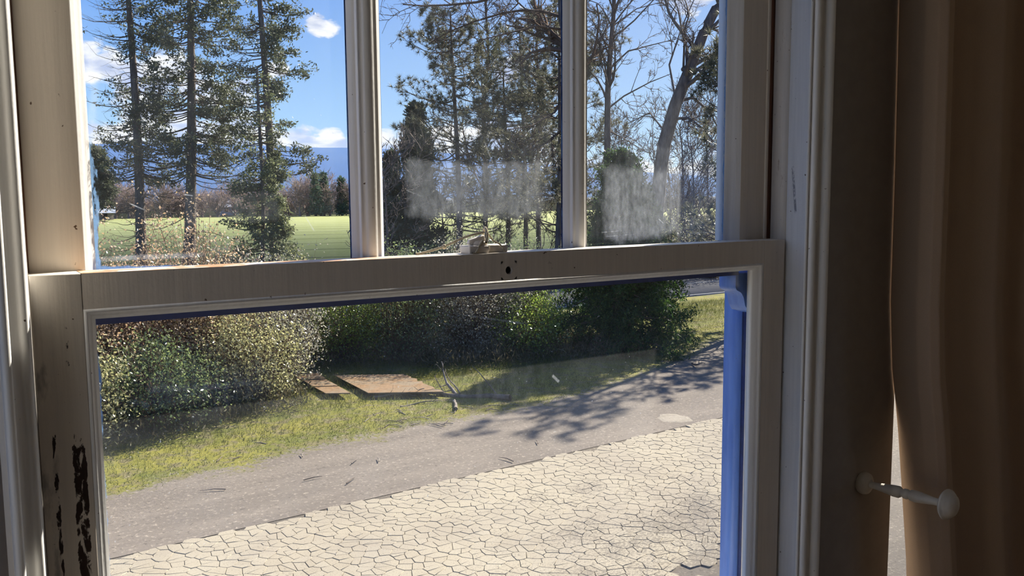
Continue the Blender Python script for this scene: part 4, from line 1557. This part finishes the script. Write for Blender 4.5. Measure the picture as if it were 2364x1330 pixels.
for i, (u, v_, dist, sd_, lb) in enumerate(((890, 395, 40, 61, 'bare forked sapling in front of the dark cedar'), (1600, 330, 52, 62, 'grey thicket of bare stems low in the pane by the jamb'),
                                           (1545, 360, 55, 63, 'bare brush clump beneath the leaning trunk'), (1240, 380, 55, 64, 'tangled bare brush below the pines'), (1120, 400, 57, 65, 'bare brush clump behind the sash lock'),
                                           (1020, 430, 58, 66, 'bare brush between dark cedar and pine'), (1575, 290, 58, 67, 'tall bare brush right behind the leaning trunk'),
                                           (1632, 280, 60, 68, 'tall bare brush between leaning trunk and jamb'), (1440, 330, 60, 69, 'bare brush behind the evergreen top'), (1512, 330, 62, 70, 'bare brush filling the gap before the leaning trunk'))):
    bare_tree('bare_sapling', lb, [(u + 8, 640), (u + 4, 540), (u, v_ + 60), (u - 6, v_)], dist, 6, 2, sd_, n1=22, levels=(6, 5), up=0.5, ratio=0.75, t0=0.05, tw=0.016)


# ---------------------------------------------------------------- trees beyond the field
def far_bare(seed, h):
    r = np.random.default_rng(seed)
    P, R = trunk_line((0, 0, -0.3), (0, 0, h * 0.6), 0.28, 0.10, 6, 0.3, r)
    a, b2 = MB(), MB()
    a.tubes(P, R, 5)
    Q, RQ = children(P, R, 26, 0.05, 1.0, 40, 0.8, 0.5, 0.35, r, 4, 0.1, 0.06)
    a.tubes(Q, RQ, 3)
    T, RT_ = children(Q, RQ, 6, 0.15, 1.0, 45, 0.5, 0.6, 0.25, r, 3, 0.1, 0.05)
    b2.tubes(T, RT_, 3)
    T2, RT2 = children(T, RT_, 4, 0.2, 1.0, 50, 0.6, 0.7, 0.2, r, 3, 0.1, 0.045)
    b2.tubes(T2, RT2, 3)
    return a.mesh('trunk'), b2.mesh('twigs')


protos = [far_bare(70 + i, 9.0 + i) for i in range(3)]
r_ = np.random.default_rng(77)
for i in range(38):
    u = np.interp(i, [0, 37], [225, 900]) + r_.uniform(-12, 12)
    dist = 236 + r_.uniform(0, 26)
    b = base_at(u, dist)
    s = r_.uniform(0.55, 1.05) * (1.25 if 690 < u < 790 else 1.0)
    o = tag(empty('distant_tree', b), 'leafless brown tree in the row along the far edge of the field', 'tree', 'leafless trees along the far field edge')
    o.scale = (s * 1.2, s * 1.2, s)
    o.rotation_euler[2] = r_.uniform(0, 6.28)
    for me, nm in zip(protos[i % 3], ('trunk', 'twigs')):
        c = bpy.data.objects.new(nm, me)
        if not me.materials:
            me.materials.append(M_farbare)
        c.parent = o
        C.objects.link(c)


def far_conifer(seed, h):
    r = np.random.default_rng(seed)
    P, R = trunk_line((0, 0, -0.3), (0, 0, h), 0.3, 0.05, 8, 0.1, r)
    a, f = MB(), MB()
    a.tubes(P, R, 5)
    Q, RQ, hh = limb_ring(P, R, 150, 0.12, 0.99, lambda q: h * 0.20 * (1.08 - q), r, dip=-0.2, lift=0.1, n=4, rad=0.06)
    c, _ = pts_along(Q, 4, 0.15, 1.0, r)
    sprays(f, c, 5, 0.3, 0.9, 0.4, r)
    return a.mesh('trunk'), f.mesh('foliage')


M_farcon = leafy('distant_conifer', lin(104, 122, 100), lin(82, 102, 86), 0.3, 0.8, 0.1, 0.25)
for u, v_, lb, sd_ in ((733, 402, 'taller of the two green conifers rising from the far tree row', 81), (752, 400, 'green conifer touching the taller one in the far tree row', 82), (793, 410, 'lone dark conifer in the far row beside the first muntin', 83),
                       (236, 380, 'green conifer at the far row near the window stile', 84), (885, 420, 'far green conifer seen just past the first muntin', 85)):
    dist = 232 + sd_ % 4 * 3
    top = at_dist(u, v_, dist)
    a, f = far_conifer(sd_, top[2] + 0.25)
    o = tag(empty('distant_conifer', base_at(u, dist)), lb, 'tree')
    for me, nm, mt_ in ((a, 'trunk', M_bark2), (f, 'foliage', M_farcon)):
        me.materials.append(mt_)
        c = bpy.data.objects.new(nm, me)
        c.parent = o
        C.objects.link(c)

# farm buildings across the field
M_tin = noisy('pale_metal_roof', gl(220, 226, 236), gl(200, 208, 222), 0.6, 0.4, 0.5)
M_plank = noisy('weathered_barn_wall', lin(126, 116, 108), lin(104, 96, 92), 0.8, 0.9, 0.1)
M_pwall = noisy('pale_house_wall', gl(214, 220, 222), gl(198, 206, 210), 0.5, 0.8, 0.2)


def shed(name, label, u0, u1, v0, v1, vroof, dist, wm, rm, opening=True):
    a, b2 = base_at(u0, dist), base_at(u1, dist)
    wl = at_dist((u0 + u1) / 2, v0, dist)[2]
    rf = at_dist((u0 + u1) / 2, vroof, dist)[2]
    o = tag(empty(name, (a + b2) / 2), label, 'building')
    dx = (b2 - a) / np.linalg.norm(b2 - a)
    nrm_ = np.array([-dx[1], dx[0], 0])
    dp = 8.0
    up_ = np.array([0, 0, 1.0])
    A = [a, b2, b2 + nrm_ * dp, a + nrm_ * dp]
    mb = MB()
    mb.add([*A, *[q + up_ * (wl + 0.25) for q in A]], [(0, 1, 5, 4), (1, 2, 6, 5), (2, 3, 7, 6), (3, 0, 4, 7)])
    mb.build('wall', wm, o)
    mb = MB()
    e = 0.5
    B_ = [a - dx * e - nrm_ * e, b2 + dx * e - nrm_ * e, b2 + dx * e + nrm_ * (dp + e), a - dx * e + nrm_ * (dp + e)]
    lo = [q + up_ * (wl + 0.25) for q in B_]
    rid = [a - dx * e + nrm_ * dp / 2 + up_ * (rf + 0.25), b2 + dx * e + nrm_ * dp / 2 + up_ * (rf + 0.25)]
    mb.add([*lo, *rid], [(0, 1, 5, 4), (2, 3, 4, 5)])
    mb.add([lo[0], lo[3], rid[0], lo[1], rid[1], lo[2]], [(0, 2, 1), (3, 5, 4)])
    mb.build('roof', rm, o)
    for s in (0.25, 0.62):
        mb = MB()
        wn = np.linalg.norm(b2 - a)
        c = a + dx * wn * s - nrm_ * 0.06
        z_ = wl * 0.45
        q = [c + up_ * z_, c + dx * 1.2 + up_ * z_, c + dx * 1.2 + up_ * (z_ + 1.1), c + up_ * (z_ + 1.1)]
        mb.add([*q, *[p + nrm_ * 0.05 for p in q]], [(0, 1, 2, 3), (4, 7, 6, 5), (0, 4, 5, 1), (1, 5, 6, 2), (2, 6, 7, 3), (3, 7, 4, 0)])
        mb.build('window', M_dark, o)
    return o


shed('barn', 'long low barn with a pale metal roof across the field', 196, 268, 492, 505, 476, 226, M_plank, M_tin)
shed('farmhouse', 'small pale house among the far trees between two cedars', 512, 556, 478, 505, 464, 275, M_pwall, M_tin)


# ---------------------------------------------------------------- hedge shrubs in front of the road
def shrub(name, label, x_, y_, h, rad, seed, mat, n_tip=150, per=60, leaf=(0.068, 0.034), stem_mat=None, cl=0.16, squash=0.9, shoots=0):
    r = np.random.default_rng(seed)
    b = np.array([x_, y_, -0.02])
    root = tag(empty(name, b), label, 'shrub')
    d = r.normal(size=(n_tip, 3))
    d[:, 2] = d[:, 2] * 0.9 + 0.12
    d /= np.linalg.norm(d, axis=1, keepdims=True)
    k = r.uniform(0.55, 1.03, n_tip)[:, None] ** 0.8
    lump = 1 + 0.16 * np.sin(d[:, 0:1] * 5 + seed) * np.sin(d[:, 2:3] * 6 + seed * 2)
    tips = b + d * k * lump * np.array([rad, rad * squash, h * 0.52]) + np.array([0, 0, h * 0.46])
    tips[:, 2] = np.maximum(tips[:, 2], 0.12)
    if shoots:
        sh = tips[r.choice(n_tip, shoots)] + np.stack([r.normal(0, 0.15, shoots), r.normal(0, 0.15, shoots), r.uniform(0.3, 0.9, shoots)], 1)
        tips = np.concatenate([tips, sh])
    s = np.linspace(0, 1, 5)[None, :, None]
    st0 = b + r.normal(size=(len(tips), 3)) * np.array([0.18, 0.18, 0.0])
    P = st0[:, None] * (1 - s) + tips[:, None] * s
    P[..., 2] += 0.25 * np.sin(s[..., 0] * math.pi) * r.uniform(0.2, 1.0, len(tips))[:, None]
    P = wobble(P, np.full(len(tips), 0.08), r)
    ms = MB()
    ms.tubes(P, np.full((len(tips), 1), 0.016) * np.linspace(1.0, 0.25, 5)[None], 3)
    T, RT_ = children(P, np.full((len(tips), 5), 0.007), 3, 0.45, 1.0, 45, 0.22, 0.7, 0.1, r, 4, 0.08, 0.003)
    ms.tubes(T, RT_, 3)
    ms.build('stems', stem_mat or M_twigb, root)
    c1 = np.concatenate([tips, T[:, -1], T[:, 2]])
    mf = MB()
    Pn = np.repeat(c1, max(1, per // 10), 0)
    Pn = Pn + r.normal(size=Pn.shape) * cl
    Pn[:, 2] = np.maximum(Pn[:, 2], 0.03)
    mf.leaves(Pn, leaf[0] * 1.1, leaf[1] * 1.15, r, 0.8)
    mf.build('foliage', mat, root)
    return root


GL = dict(rough=0.25, spec=1.0, trans=0.52)
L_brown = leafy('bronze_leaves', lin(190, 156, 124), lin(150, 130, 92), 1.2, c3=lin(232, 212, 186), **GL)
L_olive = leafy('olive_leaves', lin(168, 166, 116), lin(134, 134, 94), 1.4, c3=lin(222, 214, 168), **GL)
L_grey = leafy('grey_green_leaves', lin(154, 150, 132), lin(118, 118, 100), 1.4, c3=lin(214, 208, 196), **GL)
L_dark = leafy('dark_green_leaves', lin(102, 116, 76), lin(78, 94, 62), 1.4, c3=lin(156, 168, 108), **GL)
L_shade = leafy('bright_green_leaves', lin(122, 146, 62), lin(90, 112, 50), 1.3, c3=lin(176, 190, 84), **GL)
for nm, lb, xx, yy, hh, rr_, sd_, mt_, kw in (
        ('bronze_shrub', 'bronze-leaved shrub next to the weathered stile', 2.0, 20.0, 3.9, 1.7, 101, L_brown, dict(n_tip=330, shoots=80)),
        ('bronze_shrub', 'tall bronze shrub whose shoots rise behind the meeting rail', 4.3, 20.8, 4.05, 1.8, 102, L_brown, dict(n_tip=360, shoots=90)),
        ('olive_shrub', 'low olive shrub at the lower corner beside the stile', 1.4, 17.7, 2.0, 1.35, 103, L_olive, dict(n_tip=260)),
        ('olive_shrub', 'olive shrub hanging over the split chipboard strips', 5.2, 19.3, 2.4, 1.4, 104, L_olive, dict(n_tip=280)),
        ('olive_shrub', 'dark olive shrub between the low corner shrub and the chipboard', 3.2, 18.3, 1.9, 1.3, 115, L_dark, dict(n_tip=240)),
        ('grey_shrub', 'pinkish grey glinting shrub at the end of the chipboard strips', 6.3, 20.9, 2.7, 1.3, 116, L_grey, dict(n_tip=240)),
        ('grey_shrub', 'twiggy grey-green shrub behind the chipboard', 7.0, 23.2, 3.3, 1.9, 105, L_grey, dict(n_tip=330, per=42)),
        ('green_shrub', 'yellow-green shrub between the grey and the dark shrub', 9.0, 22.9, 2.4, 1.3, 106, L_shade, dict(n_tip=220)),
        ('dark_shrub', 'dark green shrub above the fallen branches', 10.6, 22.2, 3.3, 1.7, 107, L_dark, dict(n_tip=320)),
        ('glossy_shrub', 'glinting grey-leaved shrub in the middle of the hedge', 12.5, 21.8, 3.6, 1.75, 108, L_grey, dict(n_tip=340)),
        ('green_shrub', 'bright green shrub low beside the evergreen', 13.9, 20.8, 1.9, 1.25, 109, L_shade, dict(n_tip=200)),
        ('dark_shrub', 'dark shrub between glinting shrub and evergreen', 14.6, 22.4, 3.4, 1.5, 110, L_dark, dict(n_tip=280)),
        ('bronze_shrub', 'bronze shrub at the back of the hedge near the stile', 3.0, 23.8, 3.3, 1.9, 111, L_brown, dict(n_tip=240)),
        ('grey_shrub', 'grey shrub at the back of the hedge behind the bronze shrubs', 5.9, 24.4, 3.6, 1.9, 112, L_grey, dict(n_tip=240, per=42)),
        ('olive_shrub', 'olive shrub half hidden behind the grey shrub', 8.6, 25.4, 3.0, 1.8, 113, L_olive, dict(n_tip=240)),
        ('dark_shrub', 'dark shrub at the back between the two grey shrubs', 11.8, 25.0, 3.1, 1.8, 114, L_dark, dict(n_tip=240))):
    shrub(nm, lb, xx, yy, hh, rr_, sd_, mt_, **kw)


for u, dist, hh, rr_, sd_, mt_, lb in ((1385, 50, 4.2, 2.4, 131, L_dark, 'dark bush across the road left of the smear on the glass'), (1460, 53, 3.6, 2.6, 132, L_dark, 'dark bush across the road behind the smeared glass'),
                                     (1545, 52, 3.8, 2.6, 133, L_olive, 'olive bush across the road below the leaning trunk'), (1640, 50, 4.6, 2.4, 134, L_grey, 'grey bush across the road beside the jamb'),
                                     (1000, 50, 2.2, 1.6, 135, L_dark, 'low dark bush at the foot of the column-shaped cedar')):
    c = base_at(u, dist)
    shrub('roadside_bush', lb, c[0], c[1], hh, rr_, sd_, mt_, n_tip=170, per=28, leaf=(0.14, 0.07), cl=0.28)


# evergreen with drooping sprays at the end of the hedge
def evergreen(x_, y_, h, rad, seed):
    r = np.random.default_rng(seed)
    b = np.array([x_, y_, -0.05])
    root = tag(empty('evergreen_tree', b), 'dark bushy evergreen tree at the end of the hedge', 'tree')
    P, R = trunk_line(b, b + np.array([0.1, 0.1, h]), 0.20, 0.03, 10, 0.08, r)
    mt = MB()
    mt.tubes(P, R, 9)
    fk = np.stack([b + np.array([0, 0, 0.5]), b + np.array([-0.5, -0.2, 1.5]), b + np.array([-0.7, -0.2, 3.0])])
    mt.tubes(fk[None], np.array([[0.13, 0.10, 0.04]]), 7)
    mt.build('trunk', M_bark2, root, True)
    Q, RQ, hh = limb_ring(P, R, 300, 0.07, 0.98, lambda q: rad * (1.2 - 1.0 * q ** 1.3), r, dip=-0.22, lift=0.05, rad=0.03, wob=0.05)
    mb_, mf = MB(), MB()
    mb_.tubes(Q, RQ, 4)
    T, RT_ = children(Q, RQ, 5, 0.25, 1.0, 42, 0.34, 0.6, -0.15, r, 4, 0.06, 0.005)
    mb_.tubes(T, RT_, 3)
    c, _ = pts_along(T, 5, 0.1, 1.0, r)
    P_ = np.repeat(c, 9, 0) + r.normal(size=(len(c) * 9, 3)) * 0.08
    mf.leaves(P_, 0.15, 0.045, r, 0.5, (0, 0, -0.35))
    mb_.build('branches', M_bark2, root)
    mf.build('foliage', M_bushy, root)


evergreen(16.6, 19.8, 6.1, 1.85, 120)


# ---------------------------------------------------------------- under the hedge and on the lawn
def in_lower_pane(P, pad=30):
    d = P - CAM
    zf = d @ FW
    u = PW / 2 + FPX * (d @ RT) / zf
    v_ = PH / 2 - FPX * (d @ UP) / zf
    return (u > 150 - pad) & (u < 1720 + pad) & (v_ > 560) & (v_ < 1330 + pad)


r = np.random.default_rng(200)
N = 80000
P = np.stack([r.uniform(-1, 17, N), r.uniform(16.4, 25.5, N), np.zeros(N)], 1)
front = np.interp(P[:, 0], [0, 2, 4, 6.4, 7.0, 9.9, 10.4, 13, 16, 17], [16.6, 16.6, 17.0, 17.8, 21.8, 21.3, 19.8, 18.9, 18.3, 18.6])
P = P[P[:, 1] > front + np.abs(r.normal(0, 0.9, N))]
P[:, 2] = 0.03 + np.abs(r.normal(0, 0.22, len(P)))
mb = MB()
mb.leaves(P, 0.16, 0.03, r, 0.2, (0, 0, 1.4))
M_under = leafy('dry_undergrowth', lin(96, 84, 62), lin(62, 68, 42), 1.8, 0.7, 0.2, 0.25, lin(120, 108, 82))
tag(mb.build('undergrowth', M_under), 'dead leaves and weeds in the shade under the hedge', 'undergrowth', kind='stuff')
N = 150000
P = np.stack([r.uniform(-0.5, 30, N), r.uniform(13.8, 27, N), np.full(N, 0.01)], 1)
P = P[(P[:, 1] > lawn_edge(P[:, 0]) + np.abs(r.normal(0, 0.35, N))) & in_lower_pane(P)]
tall = np.interp(P[:, 1] - lawn_edge(P[:, 0]), [0, 1.0, 2.6, 5], [0.035, 0.06, 0.15, 0.20])
mb = MB()
d = r.normal(size=P.shape) * 0.55 + np.array([0, 0, 1.0])
d /= np.linalg.norm(d, axis=1, keepdims=True)
s_ = np.cross(d, r.normal(size=P.shape))
s_ /= np.linalg.norm(s_, axis=1, keepdims=True)
ln = (tall * r.uniform(0.5, 1.4, len(P)))[:, None]
V = np.stack([P - s_ * 0.006, P + s_ * 0.006, P + d * ln], 1)
mb.add(V.reshape(-1, 3), np.arange(len(P) * 3).reshape(-1, 3))
M_blade = leafy('grass_blades', gl(116, 120, 60), gl(92, 104, 50), 0.9, 0.6, 0.2, 0.45, gl(150, 142, 92))
tag(mb.build('grass', M_blade), 'short grass blades on the lawn in front of the hedge', 'grass', kind='stuff')


# ---------------------------------------------------------------- chipboard sheets
def chip_mat():
    m, t = new_mat('weathered_chipboard')
    v = geo_pos(t)
    vo = t.node('ShaderNodeTexVoronoi')
    t.l.new(t.mapping(v, (14, 26, 14)), vo.inputs['Vector'])
    vo.inputs['Scale'].default_value = 1.0
    n = t.noise(v, 2.2, 5, 0.65)
    col = t.mix(t.sep(vo.outputs['Color'])[0], gl(178, 146, 112), gl(146, 116, 84))
    col = t.mix(t.rng(n, 0.40, 0.66), col, gl(160, 142, 118))
    finish(t, principled(t, col, 0.9, 0.1, vo.outputs['Distance'], 0.004, 0.5).outputs[0])
    return m


M_chip = chip_mat()


def board(label, corners, z, seed, ragged=()):
    """A sheet lying on the ground, corners in order; ragged: indices of broken edges."""
    r = np.random.default_rng(seed)
    pts = []
    k = len(corners)
    for i in range(k):
        a, b = np.array(corners[i][:2]), np.array(corners[(i + 1) % k][:2])
        n = 22 if i in ragged else 1
        for j in range(n):
            p = a + (b - a) * j / n
            if i in ragged and j:
                p = p + r.normal(0, 0.035, 2)
            pts.append(p)
    n = len(pts)
    V = [(p[0], p[1], z - 0.018) for p in pts] + [(p[0], p[1], z + 0.012 * math.sin(i)) for i, p in enumerate(pts)]
    mb = MB()
    mb.add(V, [(i, (i + 1) % n, n + (i + 1) % n, n + i) for i in range(n)])
    mb.poly(V[n:])
    mb.poly(V[:n][::-1])
    o = mb.build('chipboard_sheet', M_chip)
    return tag(o, label, 'board', 'chipboard lying under the hedge')


G = lambda u, v_: on_ground(u, v_, 0.16)
board('large brown chipboard sheet with a ragged broken edge lying before the hedge', [G(850, 907), G(1024, 905), G(932, 863), G(771, 865)], 0.16, 1, (1,))
board('front one of three chipboard strips beside the large sheet', [G(752, 907), G(809, 907), G(782, 892), G(726, 893)], 0.15, 2)
board('middle one of three chipboard strips beside the large sheet', [G(722, 892), G(780, 891), G(753, 877), G(700, 878)], 0.16, 3)
board('rear one of three chipboard strips beside the large sheet', [G(690, 876), G(752, 876), G(735, 863), G(676, 866)], 0.17, 4)

# ---------------------------------------------------------------- fallen wood
M_dead = noisy('bleached_dead_wood', gl(176, 166, 154), gl(132, 120, 108), 6, 0.9, 0.1, stretch=(1, 1, 1))
M_log = noisy('grey_fallen_bough', lin(124, 112, 102), lin(88, 78, 70), 6, 0.95, 0.1, bump=0.5, bdist=0.01)


def fallen(label, px, z, r0, r1, seed, mat, twigs=0):
    r = np.random.default_rng(seed)
    pts = np.array([on_ground(u, v_, 0.05) for u, v_ in px])
    pts[:, 2] = np.asarray(z)
    ss = np.linspace(0, len(pts) - 1, 14)
    P = np.stack([np.interp(ss, np.arange(len(pts)), pts[:, k]) for k in range(3)], 1)[None]
    P = wobble(P, np.array([0.03]), r)
    R = np.linspace(r0, r1, 14)[None]
    root = tag(empty('fallen_branch', pts[0]), label, 'branch')
    mb = MB()
    mb.tubes(P, R, 8)
    mb.poly(P[0, 0] + np.array([[0, math.cos(a) * r0, math.sin(a) * r0] for a in np.linspace(0, 6.28, 8, endpoint=False)]))
    mb.build('bough', mat, root, True)
    if twigs:
        Q, RQ = children(P, R, twigs, 0.1, 0.95, 50, 0.35, 0.4, 0.05, r, 5, 0.1, 0.006)
        Q[..., 2] = np.maximum(Q[..., 2], 0.02)
        m2 = MB()
        m2.tubes(Q, RQ, 4)
        m2.build('twigs', mat, root)
    return root


fallen('thick grey fallen bough lying past the corner of the chipboard', [(1178, 921), (1130, 914), (1060, 915), (1000, 909), (955, 908)], [0.08, 0.12, 0.10, 0.09, 0.06], 0.075, 0.03, 301, M_log, 7)
fallen('bleached branch standing up at the chipboard corner', [(1052, 912), (1030, 905), (1020, 900)], [0.06, 0.35, 0.75], 0.045, 0.012, 302, M_dead, 5)
fallen('thin pale branch leaning on the upright bleached branch', [(1062, 908), (1045, 903), (1028, 899)], [0.05, 0.28, 0.55], 0.02, 0.008, 303, M_dead)
fallen('short white branch stub lying below the grey bough', [(1052, 944), (1055, 935), (1049, 925)], [0.05, 0.06, 0.05], 0.045, 0.025, 304, M_dead)
fallen('brown twiggy branch in front of the chipboard', [(862, 918), (900, 916), (960, 915)], [0.06, 0.09, 0.06], 0.03, 0.01, 305, M_log, 10)
fallen('pale twiggy branch lying on the moss before the chipboard', [(925, 938), (970, 930), (1015, 926)], [0.04, 0.07, 0.05], 0.022, 0.008, 306, M_dead, 9)
fallen('small dark branch on the gravel by the end of the lawn', [(1598, 838), (1612, 846), (1628, 842)], [0.04, 0.08, 0.10], 0.03, 0.01, 307, M_log, 8)
r = np.random.default_rng(310)
for i in range(44):                          # loose sticks
    if i < 30:
        u, v_ = r.uniform(830, 1180), r.uniform(922, 985)
    else:
        u, v_ = r.uniform(260, 1300), 0
        v_ = 1130 - (u - 260) * 0.17 + r.uniform(-60, 90)
    c = on_ground(u, v_)
    a = r.uniform(0, math.pi)
    L = r.uniform(0.12, 0.42)
    dv = np.array([math.cos(a), math.sin(a), 0]) * L / 2
    mb = MB()
    mb.tubes(np.stack([c - dv + [0, 0, 0.02], c + [0.02, 0.01, 0.03], c + dv + [0, 0, 0.02]])[None], np.array([[0.010, 0.009, 0.004]]), 5)
    o = mb.build('stick', M_dead if r.uniform() < 0.6 else M_log)
    tag(o, 'short dry stick among those strewn over lawn and gravel', 'stick', 'dry sticks strewn over lawn and gravel')

# ---------------------------------------------------------------- thin blue air between the field and the ridge
m, t = new_mat('distant_haze')
vs = t.node('ShaderNodeVolumeScatter')
vs.inputs['Color'].default_value = (0.12, 0.26, 1.0, 1)
vs.inputs['Density'].default_value = 2.2e-4
vs.inputs['Anisotropy'].default_value = 0.0
t.l.new(vs.outputs[0], t.node('ShaderNodeOutputMaterial').inputs['Volume'])
mb = MB()
mb.box(-2900, 5100, 420, 5190, 0.2, 330)
tag(mb.build('haze', m), 'thin blue haze in front of the distant ridge', 'haze', kind='stuff')
